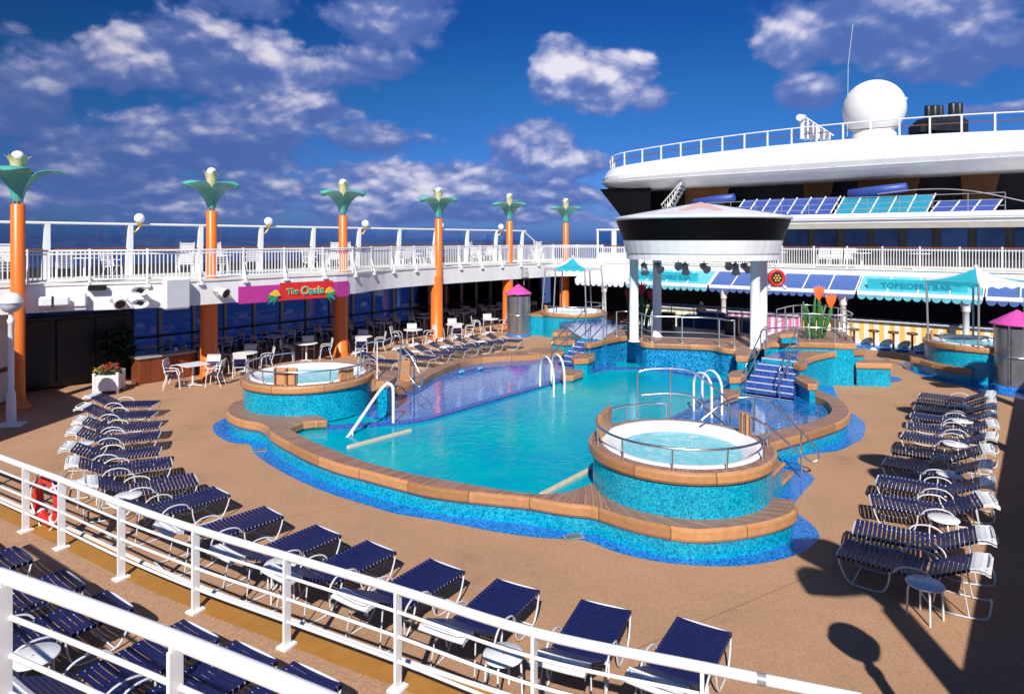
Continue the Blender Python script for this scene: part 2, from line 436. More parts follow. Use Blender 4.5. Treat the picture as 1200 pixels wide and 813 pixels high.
def inset(pts, d, closed=True):
    """move a counter-clockwise outline inwards by d"""
    n = len(pts); out = []
    for i in range(n):
        a = Vector(pts[i - 1][:2]) if (closed or i > 0) else Vector(pts[i][:2])
        b = Vector(pts[(i + 1) % n][:2]) if (closed or i < n - 1) else Vector(pts[i][:2])
        t = (b - a).normalized()
        out.append(Vector((pts[i][0] - t.y * d, pts[i][1] + t.x * d, pts[i][2] if len(pts[i]) > 2 else 0)))
    return out
def ccw(pts):
    A = sum(pts[i - 1][0] * pts[i][1] - pts[i][0] * pts[i - 1][1] for i in range(len(pts)))
    return list(pts) if A > 0 else list(reversed(pts))

def coping(mb, outer, inner, z, th=0.22, n=None, face_in=True, closed=False):
    """teak coping between an outer and an inner edge, planks across, rounded outer nose"""
    n = n or max(8, int(sum((Vector(a) - Vector(b)).length for a, b in zip(outer, outer[1:])) / 0.15))
    o = resample(outer, n); i = resample(inner, n)
    rows = []; L = [0.0]
    for k in range(1, n): L.append(L[-1] + ((o[k] - o[k - 1]).length + (i[k] - i[k - 1]).length) / 2)
    def pt(p, d, dz): return Vector((p.x + d.x, p.y + d.y, z + dz))
    prof = []
    for a, b in zip(i, o):
        d = (b - a); d.z = 0; d = d.normalized() if d.length > 1e-4 else Vector((0, 0, 0))
        prof.append([pt(a, d * 0, -th), pt(a, d * 0, -0.012), pt(a, d * 0.012, 0), pt(b, d * -0.05, 0), pt(b, d * -0.012, -0.015), pt(b, d * 0, -0.05), pt(b, d * 0, -th + 0.045), pt(b, d * -0.03, -th)])
    m = len(prof[0])
    for j in range(m - 1):
        top = j == 2
        mb.grid([[prof[k][j] for k in range(n)], [prof[k][j + 1] for k in range(n)]], 0 if top else 1, smooth=False,
                uvs=lambda a, b: (L[b], a * 0.3))
    mb.grid([[prof[k][m - 1] for k in range(n)], [prof[k][0] for k in range(n)]], 1, smooth=False)
    if not closed:
        mb.face(prof[0], 1); mb.face(list(reversed(prof[-1])), 1)
def slab_cap(mb, pts, z, th=0.2, ang=0.0):
    """teak slab with a rounded rim"""
    pts = ccw(pts)
    p1 = inset(pts, 0.035)
    mb.poly(p1, z, 0, True, ang)
    def rg(ps, zz): return [Vector((p[0], p[1], zz)) for p in ps] + [Vector((ps[0][0], ps[0][1], zz))]
    rows = [rg(inset(pts, 0.03), z - th), rg(pts, z - th + 0.04), rg(pts, z - 0.045), rg(inset(pts, 0.01), z - 0.012), rg(p1, z)]
    L = [0.0]
    for a, b in zip(rows[1], rows[1][1:]): L.append(L[-1] + (b - a).length)
    mb.grid(rows, 1, smooth=False, uvs=lambda a, b: (L[b], a * 0.05))
    mb.poly(inset(pts, 0.03), z - th, 1, False)
def arch(p0, p1, h, n=10):
    """an upright hoop from p0 to p1"""
    p0 = Vector(p0); p1 = Vector(p1); out = [p0]
    for k in range(n + 1):
        a = math.pi * k / n
        r = (p1 - p0).length / 2
        m = (p0 + p1) / 2
        q = m + (p0 - p1) / 2 * math.cos(a)
        out.append(Vector((q.x, q.y, p0.z + h - r + r * math.sin(a))))
    out.append(p1); return out
ORD = ['first', 'second', 'third', 'fourth', 'fifth', 'sixth', 'seventh', 'eighth', 'ninth', 'tenth', 'eleventh', 'twelfth', 'thirteenth', 'fourteenth', 'fifteenth', 'sixteenth', 'seventeenth', 'eighteenth', 'nineteenth', 'twentieth', 'twenty-first', 'twenty-second', 'twenty-third', 'twenty-fourth', 'twenty-fifth', 'twenty-sixth']
def textmesh(txt, name, size, depth, mat, bold=0.0):
    cu = bpy.data.curves.new(name, 'FONT'); cu.body = txt; cu.size = size; cu.extrude = depth; cu.align_x = 'CENTER'; cu.offset = bold
    o = bpy.data.objects.new(name, cu); C.objects.link(o)
    bpy.context.view_layer.update()
    me = bpy.data.meshes.new_from_object(o.evaluated_get(bpy.context.evaluated_depsgraph_get()))
    bpy.data.objects.remove(o); bpy.data.curves.remove(cu)
    me.name = name; me.materials.clear(); me.materials.append(M[mat])
    n = bpy.data.objects.new(name, me); C.objects.link(n)
    return n
# ------------------------------------------------------------------ camera, sun, sky
cam = bpy.data.cameras.new('camera'); co_ = bpy.data.objects.new('camera', cam); C.objects.link(co_)
cam.sensor_width = 36.0; cam.lens = 36.0 * 785.0 / 1200.0
co_.location = (0, 0, EYE); co_.rotation_euler = (R(90), 0, 0)
cam.shift_y = -(406.5 - HZ) / 1200.0
cam.clip_start = 0.1; cam.clip_end = 120000.0
scene.camera = co_
SUN_EL = R(40.0)
sd = Vector((0.10, 0.995, 0)).normalized()           # horizontal direction the light travels
sl = bpy.data.lights.new('sun', 'SUN'); sl.energy = 4.9; sl.angle = R(0.5); sl.color = (1.0, 0.955, 0.88)
so = bpy.data.objects.new('sun', sl); C.objects.link(so)
ld = Vector((sd.x * math.cos(SUN_EL), sd.y * math.cos(SUN_EL), -math.sin(SUN_EL)))
so.rotation_euler = ld.to_track_quat('-Z', 'Y').to_euler()
so.location = (-5, -20, 30)

def make_world():
    w = bpy.data.worlds.new('World'); scene.world = w; w.use_nodes = True
    nt = w.node_tree; nt.nodes.clear()
    out = nt.nodes.new('ShaderNodeOutputWorld'); bg = nt.nodes.new('ShaderNodeBackground')
    bg.inputs['Strength'].default_value = 0.10
    nt.links.new(bg.outputs[0], out.inputs[0])
    sky = nt.nodes.new('ShaderNodeTexSky'); sky.sky_type = 'NISHITA'; sky.sun_disc = False
    sky.sun_elevation = SUN_EL
    tosun = -sd
    sky.sun_rotation = math.atan2(tosun.x, tosun.y)
    sky.altitude = 0; sky.air_density = 1.0; sky.dust_density = 0.6; sky.ozone_density = 3.0
    hs = nt.nodes.new('ShaderNodeHueSaturation'); hs.inputs['Saturation'].default_value = 1.35; hs.inputs['Value'].default_value = 0.8; hs.inputs['Hue'].default_value = 0.5
    nt.links.new(sky.outputs[0], hs.inputs['Color'])
    tc = nt.nodes.new('ShaderNodeTexCoord')
    sep = nt.nodes.new('ShaderNodeSeparateXYZ'); nt.links.new(tc.outputs['Generated'], sep.inputs[0])
    def math_(op, a, b=None, c=None, clamp=False):
        n = nt.nodes.new('ShaderNodeMath'); n.operation = op; n.use_clamp = clamp
        for k, x in enumerate((a, b, c)):
            if x is None: continue
            if isinstance(x, (int, float)): n.inputs[k].default_value = x
            else: nt.links.new(x, n.inputs[k])
        return n.outputs[0]
    az = math_('ARCTAN2', sep.outputs['X'], sep.outputs['Y'])
    el = math_('ARCSINE', sep.outputs['Z'])
    # cumulus are broad and flat: noise runs in azimuth / stretched elevation, finer towards the horizon
    cmb = nt.nodes.new('ShaderNodeCombineXYZ')
    elw = math_('POWER', math_('MAXIMUM', math_('ADD', el, 0.02), 0.0), 0.75)
    nt.links.new(math_('MULTIPLY', az, 1.0), cmb.inputs[0]); nt.links.new(math_('MULTIPLY', elw, 1.45), cmb.inputs[1])
    def noise(scale, detail, rough, offv=(0, 0, 0), dist=0.0):
        mp = nt.nodes.new('ShaderNodeMapping'); mp.inputs['Location'].default_value = offv
        nt.links.new(cmb.outputs[0], mp.inputs[0])
        n = nt.nodes.new('ShaderNodeTexNoise'); n.inputs['Scale'].default_value = scale; n.inputs['Detail'].default_value = detail
        n.inputs['Roughness'].default_value = rough; n.inputs['Distortion'].default_value = dist
        nt.links.new(mp.outputs[0], n.inputs['Vector']); return n.outputs['Fac']
    def puffs(scale, offv):
        mp = nt.nodes.new('ShaderNodeMapping'); mp.inputs['Location'].default_value = offv
        wn = nt.nodes.new('ShaderNodeTexNoise'); wn.inputs['Scale'].default_value = 9.0; wn.inputs['Detail'].default_value = 4.0
        nt.links.new(cmb.outputs[0], wn.inputs['Vector'])
        wv = nt.nodes.new('ShaderNodeVectorMath'); wv.operation = 'SCALE'; wv.inputs['Scale'].default_value = 0.055; nt.links.new(wn.outputs['Color'], wv.inputs[0])
        av = nt.nodes.new('ShaderNodeVectorMath'); av.operation = 'ADD'; nt.links.new(cmb.outputs[0], av.inputs[0]); nt.links.new(wv.outputs[0], av.inputs[1])
        nt.links.new(av.outputs[0], mp.inputs[0])
        n = nt.nodes.new('ShaderNodeTexVoronoi'); n.feature = 'F1'
        n.inputs['Scale'].default_value = scale; n.inputs['Detail'].default_value = 2.0; n.inputs['Roughness'].default_value = 0.5; n.inputs['Lacunarity'].default_value = 2.3
        nt.links.new(mp.outputs[0], n.inputs['Vector'])
        return math_('SUBTRACT', 1.0, n.outputs['Distance'])
    nbig = noise(5.0, 8.0, 0.55, (3.1, 1.7, 0), 0.35)
    nfine = puffs(10.0, (7.0, 2.0, 0))
    nshade = noise(5.0, 8.0, 0.55, (3.1 + 0.006, 1.7 + 0.030, 0), 0.35)
    fshade = puffs(10.0, (7.0 + 0.005, 2.0 + 0.02, 0))
    # (u, v, half width, half height, weight) of the cloud banks, as directions
    banks = CLOUDS
    cov = None; lit = None
    for (u, v, ru, rv, wgt, br) in banks:
        x = (u - 600) / 785.0; z = (HZ - v) / 785.0
        a0 = math.atan(x); e0 = math.atan(z * math.cos(a0))
        ra = ru / 785.0 * math.cos(a0) ** 2; re = rv / 785.0 * math.cos(a0)
        dx = math_('DIVIDE', math_('SUBTRACT', az, a0), ra)
        dz = math_('DIVIDE', math_('SUBTRACT', el, e0), re)
        d = math_('SQRT', math_('ADD', math_('MULTIPLY', dx, dx), math_('MULTIPLY', dz, dz)))
        g = math_('MULTIPLY', math_('MAXIMUM', math_('SUBTRACT', 1.35, d), -0.4 if wgt > 0 else 0.0), wgt)
        if wgt > 0:
            cov = g if cov is None else math_('SMOOTH_MAX', cov, g, 0.15)
            # upper flank of the bank is sunlit, its base grey
            l = math_('MULTIPLY', math_('MAXIMUM', math_('SUBTRACT', 1.3, d), 0.0), math_('ADD', math_('MULTIPLY', dz, 0.75), br))
            lit = l if lit is None else math_('ADD', lit, l)
        else:
            cov = math_('ADD', cov, g)
    dens = math_('ADD', math_('ADD', cov, math_('MULTIPLY', math_('SUBTRACT', nbig, 0.5), 2.3)), math_('MULTIPLY', math_('SUBTRACT', nfine, 0.5), 0.9))
    ncrisp = noise(34.0, 6.0, 0.62, (1.3, 5.1, 0), 0.2)
    dens = math_('ADD', dens, math_('MULTIPLY', math_('SUBTRACT', ncrisp, 0.5), 0.75))
    def mr(v, a, b, lo=0.0, hi=1.0):
        n = nt.nodes.new('ShaderNodeMapRange'); n.interpolation_type = 'SMOOTHSTEP'
        n.inputs['From Min'].default_value = a; n.inputs['From Max'].default_value = b; n.inputs['To Min'].default_value = lo; n.inputs['To Max'].default_value = hi
        nt.links.new(v, n.inputs['Value']); return n.outputs[0]
    mask = mr(dens, -0.32, 0.20)
    # relief: puffs that face the sun are bright, hollows and bases stay grey
    rel = math_('ADD', math_('MULTIPLY', math_('SUBTRACT', nbig, nshade), 3.0), math_('MULTIPLY', math_('SUBTRACT', nfine, fshade), 0.9))
    shade = math_('ADD', math_('ADD', math_('MULTIPLY', lit, 0.62), rel), math_('MULTIPLY', math_('SUBTRACT', ncrisp, 0.5), 0.55))
    shade = math_('ADD', shade, math_('MULTIPLY', math_('SUBTRACT', nfine, 0.5), 0.6))
    cr = nt.nodes.new('ShaderNodeValToRGB')
    stops = [(0.0, (0.75, 1.35, 3.9)), (0.28, (1.35, 1.95, 4.5)), (0.5, (2.5, 2.9, 5.2)), (0.75, (4.4, 4.5, 6.4)), (1.0, (7.2, 6.9, 7.7))]
    while len(cr.color_ramp.elements) < len(stops): cr.color_ramp.elements.new(0.5)
    for e, (p, c) in zip(cr.color_ramp.elements, stops): e.position = p; e.color = (*[x / 10 for x in c], 1)
    nt.links.new(mr(shade, -0.42, 0.98), cr.inputs[0])
    sc10 = nt.nodes.new('ShaderNodeVectorMath'); sc10.operation = 'SCALE'; nt.links.new(cr.outputs[0], sc10.inputs[0])
    # clouds and sky away from the sun's side are darker towards port
    side = mr(az, -0.85, 0.15, 0.55, 1.0)
    nt.links.new(math_('MULTIPLY', mr(az, -0.9, 0.1, 0.74, 1.0), 10.0), sc10.inputs['Scale'])
    tr = nt.nodes.new('ShaderNodeValToRGB')
    ts = [(0.0, (0.14, 0.31, 1.20)), (0.05, (0.24, 0.42, 1.05)), (0.22, (0.24, 0.52, 0.82)), (0.32, (0.18, 0.42, 0.80)), (0.6, (0.30, 0.60, 1.0)), (1.0, (0.45, 0.7, 1.0))]
    while len(tr.color_ramp.elements) < len(ts): tr.color_ramp.elements.new(0.5)
    for e, (p, c) in zip(tr.color_ramp.elements, ts): e.position = p; e.color = (*c, 1)
    nt.links.new(el, tr.inputs[0])
    tm = nt.nodes.new('ShaderNodeMixRGB'); tm.blend_type = 'MULTIPLY'; tm.inputs[0].default_value = 1.0
    nt.links.new(hs.outputs[0], tm.inputs[1]); nt.links.new(tr.outputs[0], tm.inputs[2])
    sk = nt.nodes.new('ShaderNodeVectorMath'); sk.operation = 'SCALE'; nt.links.new(tm.outputs[0], sk.inputs[0]); nt.links.new(side, sk.inputs['Scale'])
    mx = nt.nodes.new('ShaderNodeMixRGB'); nt.links.new(math_('MULTIPLY', mask, 0.95), mx.inputs[0])
    nt.links.new(sk.outputs[0], mx.inputs[1]); nt.links.new(sc10.outputs[0], mx.inputs[2])
    nt.links.new(mx.outputs[0], bg.inputs['Color'])
CLOUDS = [
    (250, 62, 175, 44, 1.15, 0.42), (130, 78, 70, 30, 0.9, 0.5), (455, 14, 115, 36, 0.95, 0.25), (400, 78, 100, 24, 0.95, 0.5), (300, 5, 120, 30, 0.8, 0.2),
    (25, 125, 60, 40, 0.95, 0.2), (105, 180, 100, 30, 0.85, 0.05), (240, 172, 150, 34, 0.95, 0.10), (350, 128, 90, 20, 1.0, 0.5),
    (440, 165, 70, 24, 1.05, 0.6), (470, 205, 130, 22, 0.95, 0.45), (250, 228, 330, 26, 0.85, 0.12), (610, 165, 56, 22, 1.0, 0.6),
    (655, 78, 38, 34, 1.4, 0.95), (710, 92, 62, 32, 1.5, 0.85), (765, 112, 40, 20, 1.2, 0.7), (655, 192, 56, 18, 1.2, 0.8), (560, 232, 210, 24, 1.05, 0.45), (330, 245, 260, 16, 0.8, 0.4), (480, 252, 260, 12, 0.8, 0.45),
    (1040, 25, 150, 42, 1.15, 0.35), (930, 50, 50, 28, 0.9, 0.5), (955, 108, 46, 24, 0.8, 0.45), (1150, 62, 110, 36, 1.1, 0.3), (1150, 128, 60, 10, 0.9, 0.7), (1290, 90, 90, 60, 0.9, 0.3), (-120, 80, 120, 70, 0.9, 0.3),
    (575, 75, 55, 75, -1.0, 0), (840, 90, 60, 60, -0.9, 0), (70, 25, 50, 22, -0.8, 0), (680, 22, 70, 16, -0.9, 0),
]
make_world()
scene.view_settings.view_transform = 'Standard'; scene.view_settings.look = 'None'
scene.view_settings.exposure = 0.25; scene.view_settings.gamma = 1.0; scene.view_settings.use_curve_mapping = False
scene.render.engine = 'CYCLES'
scene.cycles.max_bounces = 8; scene.cycles.transparent_max_bounces = 12
scene.cycles.use_denoising = True
scene.cycles.sample_clamp_indirect = 6.0

# ------------------------------------------------------------------ sea and decks
mb = MB()
rows = []
def polar(r, a): return Vector((r * math.sin(a), r * math.cos(a), 0))
rad = [0, 30, 80, 200, 600, 2000, 6000, 20000, 60000]
mb.grid([[polar(max(r, 0.01), 2 * math.pi * k / 48) for k in range(48)] for r in rad], 0, closed=True)
sea = struct(mb.build('sea', 'sea_water')); sea.location = (0, 0, -19); sea.rotation_euler = (0, R(0.30), 0)

mb = MB()
mb.poly([W(2, -31), W(2, 11), W(46, 11), W(46, -31)], 0.0, 0)
struct(mb.build('pool_deck', 'deck_carpet'))

# aft terrace with the curved white rail
bpx = [(30, 622), (72, 642), (142, 677.5), (229, 716), (336, 757), (466, 807)]
TZ = 0.46
edge0 = [P(u, v, TZ) for u, v in bpx]
ext_r = P(626, 862, TZ), P(823, 915, TZ), P(1010, 958, TZ)
left_ext = [edge0[0] + (edge0[0] - edge0[1]) * k for k in (5.5, 3.2, 1.6)]
post_line = smooth_path(left_ext + edge0 + list(ext_r), 6)
n_ = len(post_line)
def offset_line(line, d):
    out = []
    for i, p in enumerate(line):
        a = line[max(i - 1, 0)]; b = line[min(i + 1, len(line) - 1)]
        t = (b - a).normalized(); out.append(Vector((p.x - t.y * d, p.y + t.x * d, p.z)))
    return out
edge_line = offset_line(post_line, 0.40)
mb = MB()
back = [Vector((edge_line[-1].x + 3, edge_line[-1].y - 1.5, TZ)), Vector((5, -2, TZ)), Vector((-16, -2, TZ)), Vector((-22, 12, TZ))]
mb.prism([Vector((p.x, p.y, TZ)) for p in edge_line] + back, 0.004, TZ, 0, 1)
struct(mb.build('terrace', ['deck_carpet', 'white_paint']))
mb = MB()
ia = offset_line(post_line, 0.02); ib = offset_line(post_line, 0.37)
mb.grid([[Vector((p.x, p.y, TZ + 0.004)) for p in ia], [Vector((p.x, p.y, TZ + 0.004)) for p in ib]], 0)
struct(mb.build('terrace_gutter', 'mustard'))
mb = MB()
ja = offset_line(post_line, 0.37); jb = offset_line(post_line, 0.42)
mb.grid([[Vector((p.x, p.y, z)) for p in l] for l, z in ((ja, TZ), (ja, TZ + 0.02), (jb, TZ + 0.02), (jb, TZ - 0.12))], 0, smooth=False)
struct(mb.build('terrace_kerb', 'white_gloss'))
# sun deck above and behind the terrace
r2 = [(-40, 652), (0, 665), (100, 700), (200, 737), (300, 776), (390, 812), (470, 846), (560, 888)]
R2Z = 2.83
r2p = [P(u, v, R2Z) for u, v in r2]
mb = MB()
lp = [Vector((-7.5, 7.2, 0))] + [Vector((p.x, p.y, 0)) for p in r2p] + [Vector((1.2, 1.6, 0)), Vector((3.4, -2, 0)), Vector((-16, -2, 0)), Vector((-16, 7.5, 0))]
ed = ccw(lp)
mb.prism(ed, R2Z - 1.30, R2Z - 1.05, 0, 1)
struct(mb.build('upper_terrace', ['deck_carpet', 'white_paint']))

def bar_rail(name, label, line, posts, ztop, zbase, mids, rt, rm, pw):
    t = thing(name, label, 'railing', Vector((line[0].x, line[0].y, zbase)))
    o = t.location
    m = MB(); m.tube([off(t, (p.x, p.y, ztop - rt)) for p in line], rt, 12); m.build('top_rail', 'white_gloss', t)
    for z in mids:
        m = MB(); m.tube([off(t, (p.x, p.y, z)) for p in line], rm, 8); m.build('bar', 'white_gloss', t)
    for p, tan in posts:
        a = math.atan2(tan.y, tan.x)
        q = off(t, (p.x, p.y, 0))
        m = MB()
        h = ztop - rt * 1.6 - zbase
        m.box((q.x, q.y, h / 2), (pw * 0.32, pw, h), a)
        m.box((q.x, q.y, 0.012), (pw * 1.5, pw * 1.9, 0.024), a)
        m.box((q.x, q.y, h + rt * 0.2), (pw * 0.3, pw * 0.7, rt * 0.8), a)
        m.build('post', 'white_gloss', t)
    return t
def near_tan(line, p):
    i = min(range(len(line)), key=lambda k: (Vector((line[k].x, line[k].y)) - Vector((p.x, p.y))).length)
    return (line[min(i + 1, len(line) - 1)] - line[max(i - 1, 0)]).normalized()
posts1 = [P(u, v, TZ) for u, v in bpx]
posts1 += [Vector((P(626, 735, 1.51).x, P(626, 735, 1.51).y, TZ)), Vector((P(823, 775, 1.51).x, P(823, 775, 1.51).y, TZ)), Vector((P(1010, 812, 1.51).x, P(1010, 812, 1.51).y, TZ))]
line1 = smooth_path(left_ext + [Vector((p.x, p.y, TZ)) for p in posts1], 6)
posts1 = posts1 + [left_ext[2], left_ext[1]]
bar_rail('deck_railing', 'long curved white bar railing sweeping across the foreground below the pool', line1,
         [(p, near_tan(line1, p)) for p in posts1], TZ + 1.05, TZ, (TZ + 0.28, TZ + 0.53, TZ + 0.78), 0.045, 0.018, 0.095)
line2 = smooth_path([Vector((-7.5, 7.2, R2Z))] + r2p + [Vector((1.1, 1.7, R2Z))], 6)
p2 = [P(5, 672, R2Z), P(205, 744, R2Z), P(-260, 600, R2Z), P(405, 822, R2Z)]
bar_rail('deck_railing', 'thick white railing cutting across the bottom left corner nearest the camera', line2,
         [(p, near_tan(line2, p)) for p in p2], R2Z, R2Z - 1.05, (R2Z - 0.30, R2Z - 0.55, R2Z - 0.80), 0.047, 0.018, 0.085)

# grey sleeve on the curved rail
sv = P(897, 787, TZ + 1.0); 
rail_o = [o for o in C.objects if o.name == 'deck_railing'][0]
i_ = min(range(len(line1)), key=lambda k: (Vector((line1[k].x - sv.x, line1[k].y - sv.y))).length)
m = MB(); a_, b_ = line1[i_], line1[min(i_ + 1, len(line1) - 1)]; d_ = (b_ - a_).normalized()
m.tube([off(rail_o, Vector((a_.x, a_.y, TZ + 1.005)) - d_ * .035), off(rail_o, Vector((a_.x, a_.y, TZ + 1.005)) + d_ * .035)], .0475, 12); m.build('sleeve', 'grey_metal', rail_o)

# life ring on the curved rail
lt = thing('life_ring', 'red life ring with white rope hung on the curved white railing', 'life ring', P(49, 622, TZ) + Vector((0.0, 0.10, 0)))
m = MB(); c = Vector((0, 0.05, 0.42))
tn = near_tan(line1, lt.location); xx = Vector((tn.x, tn.y, 0)).normalized()
m.tube([c + xx * 0.33 * math.cos(a) + Vector((0, 0, 0.33 * math.sin(a))) for a in [2 * math.pi * k / 32 for k in range(32)]], 0.075, 12, closed=True)
m.build('ring', 'ring_red', lt)
yy = Vector((-xx.y, xx.x, 0))
for k in range(4):
    m = MB(); a0 = math.pi / 4 + k * math.pi / 2
    cc = c + xx * 0.33 * math.cos(a0) + Vector((0, 0, 0.33 * math.sin(a0)))
    rd = xx * math.cos(a0) + Vector((0, 0, math.sin(a0)))
    m.tube([cc + (rd * math.cos(b) + yy * math.sin(b)) * 0.08 for b in [2 * math.pi * j / 14 for j in range(14)]], 0.02, 6, closed=True)
    m.build('band', 'white_plastic', lt)
m = MB()
pts = []
for k in range(49):
    a = 2 * math.pi * k / 48; rr = 0.40 + 0.06 * abs(math.sin(2 * (a - math.pi / 4)))
    pts.append(c + xx * rr * math.cos(a) + Vector((0, 0, rr * math.sin(a))) - yy * 0.05)
m.tube(pts[:-1], 0.013, 6, closed=True); m.build('grab_rope', 'rope', lt)
# ------------------------------------------------------------------ the pool
CZ = 0.50; WZ = 0.27; SZ = 0.31
def QQ(l, z=0.0): return [Q(a, b, z) for a, b in l]
strip = [(9.75, -7.32), (9.16, -6.88), (8.79, -6.12), (8.63, -5.36), (8.66, -4.81), (8.81, -4.52), (8.70, -4.17), (8.52, -3.78), (8.31, -2.80), (8.17, -1.76), (8.10, -.76), (8.12, .03), (8.20, .95), (8.26, 1.47), (8.53, 2.29), (8.70, 2.96), (8.85, 3.50), (9.11, 4.12), (9.43, 4.63), (9.48, 4.93), (9.44, 5.32), (9.52, 5.88), (9.75, 6.43), (10.19, 7.04), (10.72, 7.44), (11.28, 7.69), (11.82, 7.77), (12.15, 7.73), (12.49, 7.53), (12.9, 7.15), (13.42, 7.0)]
strip_b = [(14.95, 6.97), (15.5, 6.55), (16.08, 6.31), (16.63, 6.47), (17.20, 6.88), (17.96, 7.04), (18.66, 7.13), (19.74, 7.01), (20.44, 6.83), (21.0, 6.52), (21.5, 6.1)]
z4 = 0.004
outl = smooth_path(QQ(strip, z4), 3) + smooth_path(QQ(strip_b, z4), 3)
outl += [P(u, v, z4) for u, v in ((975, 451), (1000, 449.6), (1042, 448), (1052, 447), (1057, 445.5), (1057, 444), (1052, 441.5), (1040, 440))]
outl += QQ([(24, 4), (22, -4), (20, -6.3), (17.5, -6.2), (14, -5.0), (13.2, -6.3), (12.4, -7.2), (11.2, -7.6)], z4)
mb = MB(); mb.poly(outl, z4, 0)
struct(mb.build('mosaic_apron', 'mosaic_blue'))

LT = (11.18, -5.45, 1.80, 1.72)       # hot tubs: s, q, rim radius, wall radius
RT = (11.63, 5.45, 1.68, 1.60)
def circ(tb, r, a0, a1, n=20):
    return [(tb[0] + r * math.cos(a0 + (a1 - a0) * k / n), tb[1] + r * math.sin(a0 + (a1 - a0) * k / n)) for k in range(n + 1)]
pool = thing('swimming_pool', 'turquoise swimming pool with teak coping and mosaic sides in the middle of the deck', 'swimming pool', Q(14, 0, 0))
po = pool.location
def sub(l, z): return [off(pool, (p.x, p.y, z)) for p in l]
out1 = [(11.3, -7.45), (10.7, -7.28), (10.25, -7.06), (9.81, -6.96), (9.28, -6.40), (9.01, -5.90), (8.89, -5.31), (8.90, -4.84), (8.99, -4.48), (8.95, -4.04), (8.78, -3.57)]
in1 = circ(LT, 1.66, R(268), R(180), 10)[:-1] + circ(LT, 1.66, R(180), R(135), 6) + [(9.66, -4.1), (9.24, -3.44)]
out2 = [(8.78, -3.57), (8.67, -3.15), (8.52, -2.30), (8.39, -1.33), (8.36, -.42), (8.44, .33), (8.52, 1.18), (8.62, 1.93), (8.83, 2.53), (9.08, 3.10), (9.34, 3.68)]
in2 = [(9.24, -3.44), (9.12, -3.0), (8.96, -2.15), (8.88, -1.26), (8.81, -.45), (8.81, .23), (8.87, .79), (8.93, 1.32), (9.14, 2.24), (9.40, 3.25), (9.58, 3.69)]
out3 = [(9.34, 3.68), (9.49, 4.30), (9.67, 4.68), (9.69, 4.92), (9.68, 5.60), (9.88, 6.41), (10.39, 6.93), (11.06, 7.33), (11.57, 7.49), (11.88, 7.46), (12.12, 7.32)]
in3 = [(9.58, 3.69), (9.91, 4.01), (10.31, 4.12), (10.62, 4.17)] + circ(RT, 1.54, R(232), R(78), 18)
inp = [(12.4, -4.2), (13.0, -4.45), (13.71, -4.64), (14.28, -4.69), (15.06, -4.93), (16.21, -5.5), (17.53, -5.96), (18.75, -6.20), (19.77, -5.84), (20.96, -4.96), (21.5, -4.6)]
outp = [(12.4, -4.7), (13.0, -4.95), (13.7, -5.12), (14.4, -5.2), (15.3, -5.5), (16.4, -6.05), (17.64, -6.48), (19.0, -6.70), (20.2, -6.45), (21.6, -5.75), (22.4, -5.4)]
inr = [(22.0, 4.75), (21.43, 5.0), (20.81, 5.36), (20.27, 5.86), (19.74, 6.14), (19.23, 6.30), (18.77, 6.35), (18.32, 6.33), (17.65, 6.22), (17.18, 6.06), (16.65, 5.87), (16.17, 5.70), (15.0, 5.35), (13.9, 5.15), (13.0, 5.2)]
outr = [(22.3, 4.9), (21.7, 5.22), (21.15, 5.79), (20.57, 6.24), (19.9, 6.56), (19.29, 6.75), (18.54, 6.82), (17.93, 6.76), (17.11, 6.56), (16.31, 6.34), (15.72, 6.16), (15.1, 6.0), (14.2, 5.95), (13.4, 6.1), (12.9, 6.3)]
mbc = MB(); mbw = MB()
for o_, i_ in ((out1, in1), (out2, in2), (out3, in3), (outp, inp), (outr, inr)):
    O = smooth_path(QQ(o_), 5); I = smooth_path(QQ(i_), 5)
    coping(mbc, [off(pool, (p.x, p.y, 0)) for p in O], [off(pool, (p.x, p.y, 0)) for p in I], CZ)
    n = max(8, len(O)); Or = resample(O, n); Ir = resample(I, n)
    wl = [a + (b - a).normalized() * 0.07 for a, b in zip(Or, Ir)]
    mbw.wall([off(pool, p) for p in wl], 0.0, CZ - 0.205, 0, smooth=True)
    wi = [b + (a - b).normalized() * 0.03 for a, b in zip(Or, Ir)]
    mbw.wall([off(pool, p) for p in wi], 0.02, CZ - 0.205, 1, smooth=True)
# small prong of the ledge beside the port tub
prong = [(9.16, -3.75), (9.22, -3.42), (9.45, -3.52), (9.75, -3.62), (10.0, -3.50), (10.22, -3.30), (10.34, -3.50), (10.4, -4.1), (10.0, -4.5), (9.5, -4.35)]
slab_cap(mbc, [off(pool, p) for p in QQ(prong)], CZ - 0.003, 0.2, AX)
mbc.build('coping', ['teak_top', 'teak_side'], pool)
mbw.build('mosaic_side', ['mosaic_turq', 'mosaic_purple'], pool)
# water: everything inside the copings
loop = [(9.0, -3.3), (8.7, -2.2), (8.6, -.4), (8.7, 1.3), (9.1, 2.9), (9.45, 3.9), (10.6, 5.0), (13.0, 5.6), (15.5, 5.7), (17.6, 6.4), (18.8, 6.6), (20.0, 6.2), (21.3, 5.3), (22.4, 4.6), (23.4, 2.0), (23.4, -1.5), (22.2, -4.9), (20.2, -6.1), (18.8, -6.4), (16.2, -5.75), (14, -4.95), (12.4, -4.5), (11.2, -5.2), (10.0, -4.3)]
mb = MB(); mb.poly(QQ(loop), WZ, 0)
wt = struct(mb.build('water', 'pool_water'))
